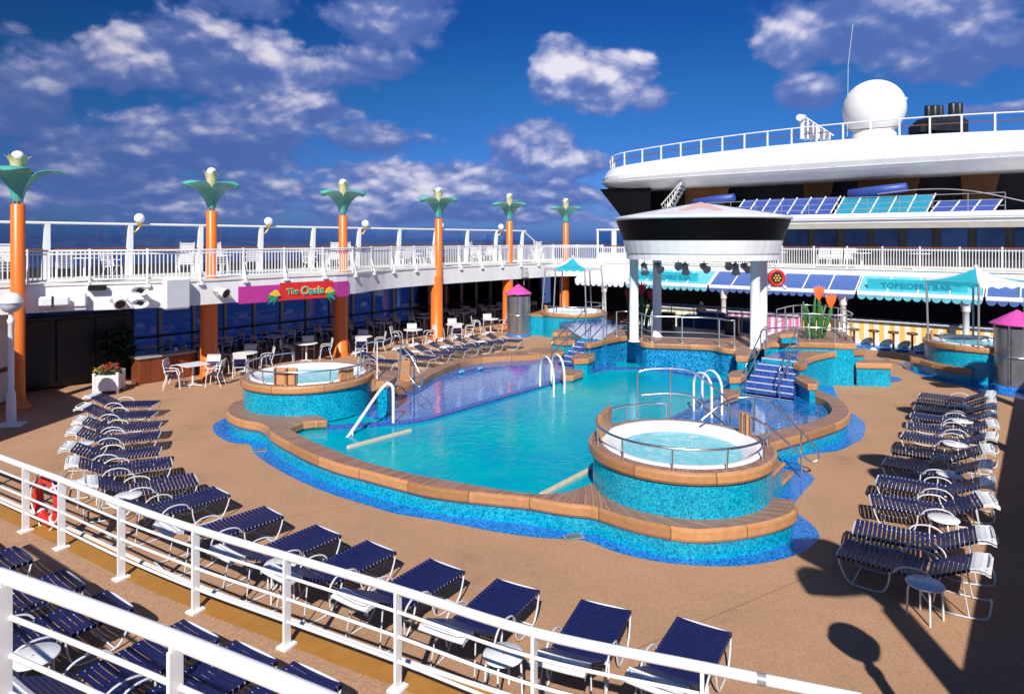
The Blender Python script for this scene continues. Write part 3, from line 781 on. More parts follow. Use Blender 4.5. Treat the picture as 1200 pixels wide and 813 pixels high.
# shallow mosaic shelves, a film of water over them
PL = [(12.6, -1.98), (14.0, -1.98), (15.6, -1.98), (17.85, -1.95), (20.3, -1.95), (22.3, -1.95)]
shelf_p = [(11.6, -3.2), (11.75, -2.3), (12.1, -1.98)] + PL + [(22.6, -4.3), (21.3, -4.75), (20.96, -4.93), (19.77, -5.80), (18.75, -6.16), (17.53, -5.92), (16.21, -5.46), (15.06, -4.89), (13.71, -4.60), (12.4, -4.3), (11.6, -4.6)]
shelf_r = [(12.9, 4.6), (13.6, 3.25), (15.0, 3.18), (17.0, 3.12), (19.0, 3.1), (20.2, 3.2), (21.0, 3.4), (22.6, 3.4), (22.4, 4.7), (21.43, 4.96), (20.81, 5.32), (20.27, 5.82), (19.74, 6.1), (18.77, 6.31), (17.65, 6.2), (16.65, 5.84), (15.0, 5.32), (13.9, 5.12)]
mb = MB()
for s_, m_ in ((shelf_p, 'mosaic_purple'), (shelf_r, 'mosaic_shelf')):
    mb = MB(); mb.prism(ccw(sub(QQ(s_), 0)), WZ - 0.1, SZ, 0, 0)
    mb.build('shallow_shelf', m_, pool)
# raised purple border round the deep water and pale lips across its aft corners
mb = MB()
def strip3(line, w, z0, z1, mi=0):
    ln = smooth_path(QQ(line), 5)
    l1 = offset_line(ln, w / 2); l2 = offset_line(ln, -w / 2)
    a = [off(pool, (p.x, p.y, 0)) for p in l1]; b = [off(pool, (p.x, p.y, 0)) for p in l2]
    mb.grid([[Vector((p.x, p.y, z)) for p in l] for l, z in ((a, z0), (a, z1), (b, z1), (b, z0))], mi, smooth=False)
strip3([(10.25, -3.35), (10.7, -3.0), (11.2, -2.6), (11.7, -2.25), (12.3, -2.0)] + PL[1:-1] + [(21.2, -1.85), (21.9, -1.1), (22.25, -.2), (22.28, .6), (22.05, 1.6), (21.65, 2.5), (21.55, 3.0)], 0.24, WZ - 0.05, SZ + 0.022)
strip3([(20.9, 3.32), (19.0, 3.05), (17.0, 3.07), (15.0, 3.13), (13.6, 3.2)], 0.14, WZ - 0.05, SZ + 0.016)
mb.build('pool_border', 'mosaic_step', pool)
for a, b in (((407, 523), (482, 503)), ((634, 578.5), (694, 547.5))):
    pa = P(*a, WZ + 0.05); pb = P(*b, WZ + 0.05)
    mb = MB(); d = pb - pa
    mb.box(off(pool, ((pa.x + pb.x) / 2, (pa.y + pb.y) / 2, WZ + 0.0)), (d.length, 0.11, 0.13), math.atan2(d.y, d.x), bevel=0.02)
    mb.build('stone_lip', 'stone_lip', pool)
# lights let into the port side
for u, v in ((541, 436), (563, 432)):
    p = P(u, v, 0.36)
    mb = MB(); mb.box(off(pool, (p.x, p.y, 0.38)), (0.26, 0.08, 0.11), AX, bevel=0.03); mb.build('pool_light', 'turq_pale', pool)

# ------------------------------------------------------------------ hot tubs
def hot_tub(label, s, q, R1, RW, RS, zr, z0, arcs, blocks, wall_mat='mosaic_turq'):
    t = thing('hot_tub', label, 'hot tub', Q(s, q, 0))
    mb = MB(); n = 72
    mb.lathe([(RW, z0), (RW, zr - 0.19)], (0, 0, 0), n); mb.build('mosaic_wall', wall_mat, t)
    mb = MB()
    ci = [Vector((RS - 0.03 if 0 else (RS) * math.cos(2 * math.pi * k / n), RS * math.sin(2 * math.pi * k / n), 0)) for k in range(n + 1)]
    co = [Vector((R1 * math.cos(2 * math.pi * k / n), R1 * math.sin(2 * math.pi * k / n), 0)) for k in range(n + 1)]
    ci = [Vector((RS * math.cos(2 * math.pi * k / n), RS * math.sin(2 * math.pi * k / n), 0)) for k in range(n + 1)]
    coping(mb, co, ci, zr, 0.2, n=n + 1, closed=True); mb.build('teak_rim', ['teak_top', 'teak_side'], t)
    mb = MB()
    mb.lathe([(RS + 0.01, zr - 0.02), (RS + 0.012, zr + 0.012), (RS - 0.03, zr + 0.03), (RS - 0.12, zr + 0.02), (RS - 0.26, zr - 0.05), (RS - 0.36, zr - 0.10), (RS - 0.42, zr - 0.22), (RS - 0.5, zr - 0.55)], (0, 0, 0), n)
    mb.build('shell', 'tub_shell', t)
    mb = MB()
    rows = [[Vector((max(r, .005) * math.cos(2 * math.pi * k / n), max(r, .005) * math.sin(2 * math.pi * k / n), zr - 0.105)) for k in range(n)] for r in [0, .3, .6, .9, RS - 0.33]]
    mb.grid(rows, 0, closed=True); w = mb.build('bubbling_water', 'tub_water', t)
    RR = (R1 + RS) / 2 - 0.02; zt = zr + 0.34
    for a0, a1, n_p in arcs:
        mb = MB()
        k_ = max(8, int((a1 - a0) / 0.09))
        arc = [Vector((RR * math.cos(a0 + (a1 - a0) * k / k_), RR * math.sin(a0 + (a1 - a0) * k / k_), zt)) for k in range(k_ + 1)]
        e0 = Vector((arc[0].x, arc[0].y, zr)); e1 = Vector((arc[-1].x, arc[-1].y, zr))
        mb.tube([e0] + arc + [e1], 0.021, 8)
        for k in range(1, n_p):
            a = a0 + (a1 - a0) * k / n_p
            mb.tube([(RR * 1.0 * math.cos(a), RR * math.sin(a), zr - 0.01), (RR * 1.02 * math.cos(a), RR * 1.02 * math.sin(a), zt)], 0.016, 8)
        mb.build('handrail', 'chrome', t)
    for a, w_, h_ in blocks:
        mb = MB()
        for dz in (-0.18, 0.18):
            mb.box(((RS - 0.02) * math.cos(a) - math.sin(a) * dz * w_ * 1.4, (RS - 0.02) * math.sin(a) + math.cos(a) * dz * w_ * 1.4, zr + h_ / 2), (0.10, w_ * 0.5, h_), a, bevel=0.02)
        mb.build('teak_block', 'teak_block', t)
    return t
def wa(ds, dq):          # world angle of a direction given in ship axes
    d = W(ds, dq) ; return math.atan2(d.y, d.x)
def aimcam(s, q, du):    # angle at the tub of the direction du radians right of the direction to the camera
    p = Q(s, q); return math.atan2(-p.y, -p.x) + du
cR = aimcam(RT[0], RT[1], 0); cL = aimcam(LT[0], LT[1], 0)
hot_tub('round raised hot tub of bubbling water with low chrome rails, beside the starboard loungers', RT[0], RT[1], RT[2], RT[3], 1.44, 1.26, 0.30,
        [(cR + R(-170), cR + R(128), 9)], [(cR + R(-98), 0.8, 0.46), (cR + R(122), 0.26, 0.42)])
hot_tub('round raised hot tub with teak blocks on its rim, on the port side by tables', LT[0], LT[1], LT[2], LT[3], 1.56, 1.26, 0.30,
        [(cL + R(-165), cL + R(110), 9)], [(cL + R(-22), 0.62, 0.44), (cL + R(38), 0.48, 0.34)])
# landing beside the port tub, steps by the starboard tub
def block(name, label, cat, px, z, z0, th=0.2, wall='mosaic_turq', ins=0.07, world=None, ang=None):
    pts = ccw(world if world else [P(u, v, z) for u, v in px])
    c = sum((Vector((p.x, p.y, 0)) for p in pts), Vector()) / len(pts)
    t = thing(name, label, cat, c)
    lo = [off(t, (p.x, p.y, 0)) for p in pts]
    mb = MB(); slab_cap(mb, lo, z, th, AX if ang is None else ang); mb.build('teak_cap', ['teak_top', 'teak_side'], t)
    mb = MB(); mb.wall(inset(lo, ins), z0, z - th + 0.01, 0, True); mb.build('mosaic_side', wall, t)
    return t
block('tub_landing', 'short teak topped landing between the port hot tub and the shallow shelf', 'landing', [(440, 447), (438, 437), (450, 433.5), (466, 433.5), (465, 440), (456, 446)], 1.26, 0.2)
block('tub_step', 'lower teak step on the right of the starboard hot tub', 'step', [(903.5, 568), (919.5, 550), (931, 552.7), (908, 577)], 0.25, 0.01, th=0.08)
block('tub_step', 'upper teak step against the rim of the starboard hot tub', 'step', [(898, 556), (912, 539), (921, 541.6), (905, 558)], 0.72, 0.01, th=0.08)
mb = MB(); p = P(474, 447, 0.5)
g = thing('gate_panel', 'upright teak panel by the handrails of the port hot tub', 'panel', p)
mb.box((0, 0, 0.33), (0.42, 0.10, 0.66), R(-15), bevel=0.02); mb.build('board', 'teak_block', g)

# ------------------------------------------------------------------ white ladders and rails into the pool
def ladder(label, a, b, h):
    t = thing('pool_ladder', label, 'pool ladder', (a[0] + b[1]) / 2, 0)
    for p0, p1 in (a, b):
        mb = MB(); q0 = off(t, p0); q1 = off(t, p1)
        pts = arch(q0, q1, h, 12); pts[-1] = Vector((q1.x, q1.y, q1.z - 0.5))
        mb.tube(pts, 0.034, 10); mb.build('hoop', 'white_gloss', t)
    return t
ladder('white hooped pool ladder on the port shelf by the shallow water', (P(633, 453, SZ), P(649, 463, SZ)), (P(646, 450, SZ), P(661.5, 459, SZ)), 1.05)
ladder('white hooped pool ladder by the starboard stairs beyond the hot tub rails', (P(813, 481, SZ), P(834, 489, SZ)), (P(823, 477, SZ), P(846, 486, SZ)), 1.10)
t = thing('pool_handrail', 'sloping white handrail leading down into the aft corner of the pool', 'handrail', P(410, 512, WZ))
mb = MB()
b0 = P(396, 519, WZ); b1 = P(410, 509.5, WZ + 0.0); tp = PY(456, 449, 17.0); ft = P(461, 496, SZ); ft = Vector((ft.x, ft.y, SZ))
tp = Vector((ft.x - 0.18, ft.y + 0.0, 0)); tp.z = EYE - (449 - HZ) / 785 * tp.y
pts = [off(t, b0 + Vector((0, 0, -0.15))), off(t, PY(412, 506, b1.y + 0.02)), off(t, PY(440, 465, (b1.y + ft.y) / 2 + 0.2)), off(t, PY(450, 452.5, ft.y)), off(t, PY(455, 449.5, ft.y)), off(t, PY(459.5, 452.5, ft.y)), off(t, PY(460.8, 460, ft.y)), off(t, ft + Vector((0, 0, -0.02)))]
mb.tube(smooth_path(pts, 5), 0.04, 10); mb.tube([off(t, PY(413, 504, b1.y)), off(t, PY(413, 504, b1.y)) - Vector((0, 0, 0.4))], 0.03, 8); mb.build('rail', 'white_gloss', t)

# ------------------------------------------------------------------ stage, stairs, terraced benches
GZ = 1.25
front = [(684, 401), (690, 402.5), (699, 401), (716, 397), (730, 394.5), (738, 394), (745.5, 397), (756, 401.5), (787, 403), (820, 404), (836, 405.2), (847, 407.6), (862.5, 409), (872, 407), (884, 406.5)]
fp = smooth_path([P(u, v, GZ) for u, v in front], 4)
stage_pts = fp + [W(24.6, -7.1), W(26.2, -8.0), W(27.2, -10), W(27.2, -13), W(25.5, -14.2), W(23, -13.6), W(21.9, -12.95)]
st = thing('stage', 'raised teak stage with a turquoise mosaic front at the forward end of the pool', 'stage', Q(24, .4, 0))
mb = MB(); sp = ccw([off(st, (p.x, p.y, 0)) for p in stage_pts])
slab_cap(mb, sp, GZ, 0.2, AX + R(90)); mb.build('deck_boards', ['teak_top', 'teak_side'], st)
mb = MB(); mb.wall(inset(sp, 0.08), 0.0, GZ - 0.19, 0, True, smooth=False); mb.build('mosaic_front', 'mosaic_deep', st)
# landings behind both stairs
def landing(label, pts, z):
    pts = ccw(pts); c = sum((Vector((p.x, p.y, 0)) for p in pts), Vector()) / len(pts)
    t = thing('mosaic_landing', label, 'landing', c)
    mb = MB(); lo = [off(t, (p.x, p.y, 0)) for p in pts]
    mb.prism(lo, 0.003, z, 0, 1); mb.build('floor', ['mosaic_purple', 'mosaic_turq'], t)
    return t
landing('blue mosaic landing at the head of the starboard stairs', [W(22.05, -7.2), W(22.05, -6.1), P(936, 411, 1.18), P(965, 407, 1.18), P(1010, 409, 1.18), W(26.0, -5.5), W(26.3, -7.05), W(24.5, -7.0)], 1.18)
landing('blue mosaic landing at the head of the port stairs', [W(22.35, -14.3), W(22.35, -13.3), W(25.3, -14.4), W(27.1, -14), W(28, -17), W(25.5, -17.5), W(23.5, -15.5)], 1.18)
def stairs(label, s_top, t0, t1, t0b, t1b, zt):
    t = thing('stairs', label, 'stairs', W(s_top, (t0 + t1) / 2, 0))
    n = 6; mb = MB(); mn = MB()
    for k in range(n):
        z = zt - 0.145 * (k + 1); f = (k + 1) / n
        s1 = s_top - 0.28 * k; s0 = s_top - 0.28 * (k + 1)
        a = t0 + (t0b - t0) * f; b = t1 + (t1b - t1) * f
        pts = ccw([off(t, W(s0, a)), off(t, W(s0, b)), off(t, W(s1, b)), off(t, W(s1, a))])
        mb.prism(pts, 0.2, z, 0, 0)
        pts = ccw([off(t, W(s0 - 0.006, a + .01)), off(t, W(s0 - 0.006, b - .01)), off(t, W(s0 + 0.022, b - .01)), off(t, W(s0 + 0.022, a + .01))])
        mn.prism(pts, z - 0.03, z + 0.004, 0, 0)
    pts = ccw([off(t, W(s_top - 0.008, t0 + .01)), off(t, W(s_top - 0.008, t1 - .01)), off(t, W(s_top + 0.04, t1 - .01)), off(t, W(s_top + 0.04, t0 + .01))])
    mn.prism(pts, zt - 0.03, zt + 0.004, 0, 0)
    mb.build('step', 'mosaic_step', t); mn.build('nosing', 'pale_grey', t)
stairs('purple mosaic stairs with pale nosings up from the starboard shelf', 22.05, -7.2, -6.1, -7.35, -5.75, 1.18)
stairs('purple mosaic stairs between teak capped steps on the port side of the stage', 22.35, -14.3, -13.3, -14.4, -13.3, 1.18)
block('capped_pillar', 'topmost teak capped pillar left of the starboard stairs, joined to the stage', 'pillar', [(862, 417), (878, 417.5), (886, 411), (884, 405), (868, 404.5), (860, 411)], GZ - 0.004, 0.2)
block('capped_pillar', 'middle teak capped pillar left of the starboard stairs', 'pillar', [(852, 438.5), (857, 434), (875, 433), (875.5, 438), (868, 442), (854, 442)], 0.88, 0.2)
block('capped_pillar', 'lowest teak capped pillar left of the starboard stairs, at the water', 'pillar', [(844, 461), (848, 455.5), (868, 454.5), (866.5, 462), (852, 466), (846, 465.5)], 0.52, 0.2)
block('capped_pillar', 'middle teak capped pillar right of the starboard stairs', 'pillar', [(931, 441.5), (937, 438.5), (952, 442), (959.5, 447), (957.5, 450), (946, 449.5)], 0.86, 0.2)
block('capped_pillar', 'lowest teak capped pillar of the port stairs, at the shelf edge', 'pillar', [(657, 436), (662, 432), (684, 431), (683, 436), (672, 440), (659, 440)], 0.50, 0.2)
block('capped_pillar', 'middle teak capped pillar of the port stairs', 'pillar', [(669, 418), (675, 413.5), (697, 413), (697, 417), (690, 420), (672, 421)], 0.88, 0.2)
block('teak_bench', 'low teak bench end at the foot of the port stairs, beside the last port loungers', 'bench', [(618, 413), (622, 408), (658, 407), (662, 412), (640, 415)], 0.52, 0.0)
block('teak_bench', 'middle teak bench of the port terrace below the far hot tub', 'bench', [(645, 398), (650, 392.5), (690, 391), (700, 394), (690, 398), (662, 400)], 0.86, 0.0)
block('teak_bench', 'upper teak bench of the port terrace below the far hot tub', 'bench', [(648, 389.5), (652, 385.5), (700, 384.5), (704, 388), (690, 390.5)], 1.10, 0.0)
upA = [(926, 412), (939, 408.5), (965, 406.7), (991, 406), (1014, 407.5), (1013.5, 410.5), (994, 410.9), (973, 412.9), (956, 416.7), (947, 420.5), (945.5, 426), (938, 428), (930, 426), (927, 419)]
block('curved_bench', 'upper curved teak bench of the starboard terrace right of the stairs', 'bench', upA, 1.16, 0.0)
lowB = [(944, 440), (965, 433), (986, 430.8), (1010, 430), (1045, 430.5), (1045, 427.4), (1010, 426.8), (986, 427.5), (960, 430), (946, 434)]
block('curved_bench', 'lower curved teak bench of the starboard terrace right of the stairs', 'bench', lowB, 0.56, 0.0)
block('teak_bench', 'short straight teak bench at the end of the starboard terrace', 'bench', [(1003, 425), (1005, 421.2), (1045, 422), (1045, 426)], 0.80, 0.0)
block('side_platform', 'teak platform with chrome rails and tall artificial flowers behind the starboard stairs', 'platform', None, 1.46, 0.0,
      world=[P(893, 402, 1.46), P(905, 401, 1.46), P(950, 401.3, 1.46), P(1003, 402.8, 1.46), W(28.2, -6.0), W(28.2, -8.0), W(25.2, -8.1)])
mb = MB(); p = P(925, 391, 1.5)
block('teak_bench', 'small teak seat block on the side platform behind the stairs', 'bench', [(914, 391.5), (916, 387), (935, 386.5), (936, 391)], 1.78, 1.46, th=0.14)

# ------------------------------------------------------------------ chrome rails
def pipe(name, label, cat, lines, r=0.021, mat='chrome', base=None):
    t = thing(name, label, cat, base if base is not None else lines[0][0])
    for ln in lines:
        mb = MB(); mb.tube([off(t, p) for p in ln], r, 8); mb.build('pipe', mat, t)
    return t
def stair_rail(label, s0, s1, tt, za, zb):
    a = [W(s0, tt, za), W(s0, tt, za + 0.75), W(s0 + .06, tt, za + 0.88), W(s0 + .16, tt, za + 0.94), W(s1 - .25, tt, zb + 0.80), W(s1, tt, zb + 0.95), W(s1 + .16, tt, zb + 0.98), W(s1 + .26, tt, zb + 0.88), W(s1 + .27, tt, zb)]
    b = [W(s0, tt, za + 0.45), W(s1 + .05, tt, zb + 0.5), W(s1 + .27, tt, zb + 0.55)]
    c = [W((s0 + s1) / 2, tt, (za + zb) / 2), W((s0 + s1) / 2, tt, (za + zb) / 2 + 0.87)]
    pipe('stair_rail', label, 'handrail', [smooth_path(a, 4), b, c])
stair_rail('chrome handrail on the left of the starboard stairs', 20.45, 22.1, -7.15, SZ, 1.18)
stair_rail('chrome handrail on the right of the starboard stairs', 20.45, 22.1, -6.15, SZ, 1.18)
stair_rail('chrome handrail on the left of the port stairs', 20.4, 22.5, -14.35, SZ, 1.18)
stair_rail('chrome handrail on the right of the port stairs', 20.4, 22.5, -13.4, SZ, 1.18)
Y0 = 14.0
pipe('tub_handrail', 'tall chrome handrail with a lower bar on the starboard hot tub back rim', 'handrail', [
    smooth_path([PY(747, 489, Y0), PY(747, 442, Y0), PY(752, 434.5, Y0), PY(772, 432, Y0), PY(805, 433.5, Y0), PY(825, 445, Y0), PY(845, 461, Y0), PY(853, 469, Y0), PY(855, 480, Y0), PY(855, 497, Y0)], 4),
    smooth_path([PY(752, 463, Y0), PY(785, 461, Y0), PY(812, 465, Y0), PY(830, 480, Y0), PY(850, 497, Y0)], 4),
    [PY(786, 432.5, Y0), PY(786, 489, Y0)]])
Y1 = 13.6
pipe('tub_handrail', 'long bowed chrome handrail running from the starboard hot tub down to the apron', 'handrail', [
    smooth_path([PY(822, 492, Y1 - .4), PY(845, 474, Y1 - .3), PY(860, 467, Y1), PY(876, 465.5, Y1), PY(891, 467, Y1), PY(908, 475, Y1), PY(927, 494, Y1 + .2), PY(949, 516, Y1 + .4), PY(957, 527, Y1 + .45), PY(959, 537, Y1 + .45), PY(951, 541, Y1 + .45), PY(941, 534, Y1 + .45)], 4),
    [PY(939, 506, Y1 + .45), P(939, 560, 0)], [PY(883, 466.5, Y1), PY(883, 506, Y1)],
    smooth_path([PY(897, 496, Y1), PY(915, 512, Y1 + .2), PY(938, 532, Y1 + .45)], 3)])
Yl = 18.0
pipe('tub_handrail', 'looped chrome handrails at the entry steps of the port hot tub', 'handrail', [
    smooth_path([PY(423, 436, Yl + 1), PY(423, 412, Yl + 1), PY(428, 403, Yl + 1), PY(437, 400.5, Yl + .8), PY(449, 399.5, Yl + .4), PY(461, 395, Yl), PY(466, 393.5, Yl), PY(469, 397, Yl), PY(469.5, 409, Yl), PY(468, 445, Yl)], 4),
    smooth_path([PY(469.5, 405, Yl), PY(481.6, 418, Yl - .2), PY(491, 436, Yl - .4), PY(494.6, 448, Yl - .4), PY(491, 453, Yl - .4), PY(484, 447, Yl - .4), PY(474, 433, Yl - .2)], 4),
    [PY(442, 401, Yl + .6), PY(442, 447, Yl)], [PY(485.5, 424, Yl - .3), P(485.5, 479, SZ)]])
# rail round the stage front, rail round the side platform
fl = [p for p in resample(fp, 40)]
ins = offset_line([Vector((p.x, p.y, 0)) for p in fl], 0.22)
ins = [p for p in ins][11:37]
sr = thing('stage_rail', 'low chrome and black guard rail along the curved front of the stage', 'railing', Vector((ins[0].x, ins[0].y, GZ)))
for dz, rr, mt in ((0.95, 0.024, 'chrome'), (0.40, 0.012, 'grey_metal'), (0.20, 0.012, 'grey_metal')):
    mb = MB(); mb.tube([off(sr, (p.x, p.y, GZ + dz)) for p in ins], rr, 8); mb.build('bar', mt, sr)
for k in range(0, len(ins), 5):
    mb = MB(); mb.tube([off(sr, (ins[k].x, ins[k].y, GZ)), off(sr, (ins[k].x, ins[k].y, GZ + 0.95))], 0.024, 8); mb.lathe([(0.07, 0.0), (0.07, 0.02), (0.03, 0.04)], off(sr, (ins[k].x, ins[k].y, GZ)), 12); mb.build('post', 'grey_metal', sr)
br = [W(27.0, -8.6), W(27.1, -10), W(27.1, -12.9), W(25.6, -14.0)]
sr = thing('stage_rail', 'dark guard rail along the back of the stage before the bar', 'railing', W(27.1, -11, GZ))
for dz in (0.95, 0.5):
    mb = MB(); mb.tube([off(sr, (p.x, p.y, GZ + dz)) for p in smooth_path(br, 4)], 0.022, 8); mb.build('bar', 'grey_metal', sr)
for p in resample(br, 7):
    mb = MB(); mb.tube([off(sr, (p.x, p.y, GZ)), off(sr, (p.x, p.y, GZ + 0.95))], 0.022, 8); mb.build('post', 'grey_metal', sr)
pz = 1.46
pr = [P(899, 401, pz), P(925, 399.5, pz) , P(945, 399.5, pz), P(960, 400, pz), P(999, 401.5, pz), W(27.7, -6.2), W(28.0, -7.6), W(25.6, -7.8)]
sr = thing('platform_rail', 'chrome guard rail around the side platform with tall flowers', 'railing', pr[0])
for dz in (0.95, 0.48):
    mb = MB(); mb.tube([off(sr, (p.x, p.y, pz + dz)) for p in smooth_path(pr, 4)], 0.022, 8); mb.build('bar', 'chrome', sr)
for p in resample(pr, 13):
    mb = MB(); mb.tube([off(sr, (p.x, p.y, pz)), off(sr, (p.x, p.y, pz + 0.95))], 0.022, 8); mb.build('post', 'grey_metal', sr)

# ------------------------------------------------------------------ pavilion over the stage
pv = thing('pavilion', 'white round canopy with a black band on slim white columns over the stage', 'pavilion', Vector((6.9, 24.5, 0)))
cx = Vector((0, 0, 0)); NS = 48
mb = MB()
R1, R2, R3 = 3.10, 2.80, 2.66
mb.lathe([(R3 - .3, 4.30), (R3 + .02, 4.30), (R3 + 0.02, 4.52), (R3 + .05, 4.53), (R2, 4.98)], cx, NS, 0, smooth=False)
mb.lathe([(R3 - .3, 4.30), (0.02, 4.34)], cx, NS, 0)
mb.build('lower_band', 'white_paint', pv)
mb = MB(); mb.lathe([(R2 + .004, 4.98), (R1 - .04, 5.70)], cx, NS, 0, smooth=True); mb.build('black_fascia', 'black_band', pv)
mb = MB(); mb.lathe([(R1 - .06, 5.70), (R1, 5.71), (R1 + .03, 5.76), (R1, 5.82)], cx, NS, 0); 
n8 = 8; ph = math.atan2(-24.5, -6.9) + math.pi / 8
def rim(k, r, z, n=8): return Vector((r * math.cos(ph + 2 * math.pi * k / n), r * math.sin(ph + 2 * math.pi * k / n), z))
for k in range(8):
    arc = [rim(k + j / 6, R1 - .01, 5.82) for j in range(7)]
    for j in range(6): mb.face([arc[j], arc[j + 1], Vector((0, 0, 6.36))], 0)
mb.build('roof', 'white_paint', pv)
mb = MB()
for k in range(1, 8, 2):
    a = rim(k + .05, R1 * .76, 5.965); b = rim(k + .95, R1 * .76, 5.965); c = Vector((0, 0, 6.385))
    mb.face([a, b, c], 0); d = Vector((0, 0, -.03)); mb.face([b, a, a + d, b + d], 0)
mb.build('roof_panel', 'pink_panel', pv)
for (u, v), y in (((743, 394), 24.75), ((770, 387), 25.9), ((885, 402), 23.1), ((893.5, 395), 24.1)):
    x = (u - 600) / 785 * y
    mb = MB(); mb.lathe([(0.22, GZ), (0.22, GZ + .03), (0.165, GZ + .05), (0.165, 4.25), (0.20, 4.29), (0.20, 4.31)], off(pv, (x, y, 0)), 20); mb.build('column', 'white_paint', pv)
for k, (u, v) in enumerate(((755, 308), (771, 308), (795, 308), (803, 307), (825, 310), (853, 309), (862, 307), (873, 307))):
    y = 23.6 + (k % 3) * 0.8; x = (u - 600) / 785 * y
    s_ = thing('spotlight', ORD[k] + ' spotlight from the left hung under the pavilion canopy', 'spotlight', (x, y, 4.30), group='spotlights under the pavilion')
    mb = MB(); mb.tube([(0, 0, 0), (0, 0, -0.18)], 0.02, 6); mb.box((0, 0, -.17), (.3, .03, .04), 0.3); mb.build('bracket', 'dark_metal', s_)
    mb = MB(); a = R(-50 + 25 * (k % 3)); dv = Vector((0.3 * math.sin(k * 2.0), -math.cos(a), math.sin(a))).normalized()
    c = Vector((0, 0, -.30)); mb.tube([c - dv * .20, c - dv * .1, c + dv * .14, c + dv * .22], 0.1, 12, rads=[.07, .11, .12, .155]); mb.build('lamp_can', 'grey_metal', s_)

for u, v, lab in ((672, 629, 'small grey deck drain on the blue apron at the front of the pool'), (304, 528, 'small grey deck drain on the blue apron by the port hot tub ledge')):
    p = P(u, v, 0.008); t = thing('deck_drain', lab, 'drain', p, .3)
    mb = MB(); mb.box((0, 0, .006), (.34, .20, .012), 0, bevel=.004); mb.build('frame', 'grey_metal', t)
    mb = MB()
    for k in range(7): mb.box((-.12 + .04 * k, 0, .0145), (.016, .15, .005), 0)
    mb.build('grating', 'dark_metal', t)
# ------------------------------------------------------------------ port promenade deck
DZ = 3.60
fas = [W(2.0, -24.6), W(5.2, -24.45)] + [P(u, v, 2.77) for u, v in ((60, 365.5), (120, 363), (200, 359.5), (277, 354), (340, 349.5), (405, 345))] + [P(u, v, 2.72) for u, v in ((450, 340), (505, 335), (560, 331), (633, 326))]
fas = [Vector((p.x, p.y, 0)) for p in fas]
fas = smooth_path(fas, 5)
fas += [Vector((p.x, p.y, 0)) for p in smooth_path([fas[-1], W(33.6, -23.4), W(34.8, -22.4), W(35.2, -21.0)], 4)[1:]]
back_edge = [W(35.2, -17), W(35.2, -12), W(35.2, -6), W(35.2, -1), W(35.2, 1.6)]
deck_edge = fas + back_edge
stb = [W(34.6, 1.9), W(25, 1.6), W(10, 1.6), W(-6, 1.6)]
pts = deck_edge + stb + [W(-6, 9), W(44, 9), W(44, -29.1), W(2.0, -29.1)]
mb = MB(); mb.poly(pts, DZ, 0); mb.poly(pts, DZ - 0.25, 1, False)
mb.wall(pts, DZ - 0.25, DZ, 1, True)
struct(mb.build('promenade_deck', ['cream_paint', 'pale_grey']))
t = thing('deck_fascia', 'long white curved deck edge below the promenade railing, carrying lamps and the sign', 'deck edge', fas[0])
def band_mesh(line, z0, z1, th, ro, out=0.0):
    mb = MB(); o_ = offset_line(line, -out); i_ = offset_line(line, th - out)
    rows = [[off(ro, (p.x, p.y, z)) for p in l] for l, z in ((i_, z0), (o_, z0), (o_, z1), (i_, z1), (i_, z0))]
    mb.grid(rows, 0, smooth=False); return mb
band_mesh(fas, 2.77, DZ - 0.02, 0.10, t, 0.05).build('panel', 'white_paint', t)
band_mesh(fas, DZ - 0.02, DZ + 0.05, 0.14, t, 0.09).build('sill', 'cream_paint', t)
bl = [fas[-1]] + back_edge
bl = resample(bl, 40)
t = thing('deck_fascia', 'white deck edge above the striped awnings at the forward end', 'deck edge', bl[0])
band_mesh(bl, 3.25, DZ - 0.02, 0.10, t, 0.05).build('panel', 'white_paint', t)
band_mesh(bl, DZ - 0.02, DZ + 0.05, 0.14, t, 0.09).build('sill', 'cream_paint', t)
sl_ = [Vector((p.x, p.y, 0)) for p in stb]
t = thing('deck_fascia', 'white starboard deck edge just outside the right border', 'deck edge', sl_[0])
band_mesh(sl_, 2.77, DZ - 0.02, 0.10, t, 0.05).build('panel', 'white_paint', t)

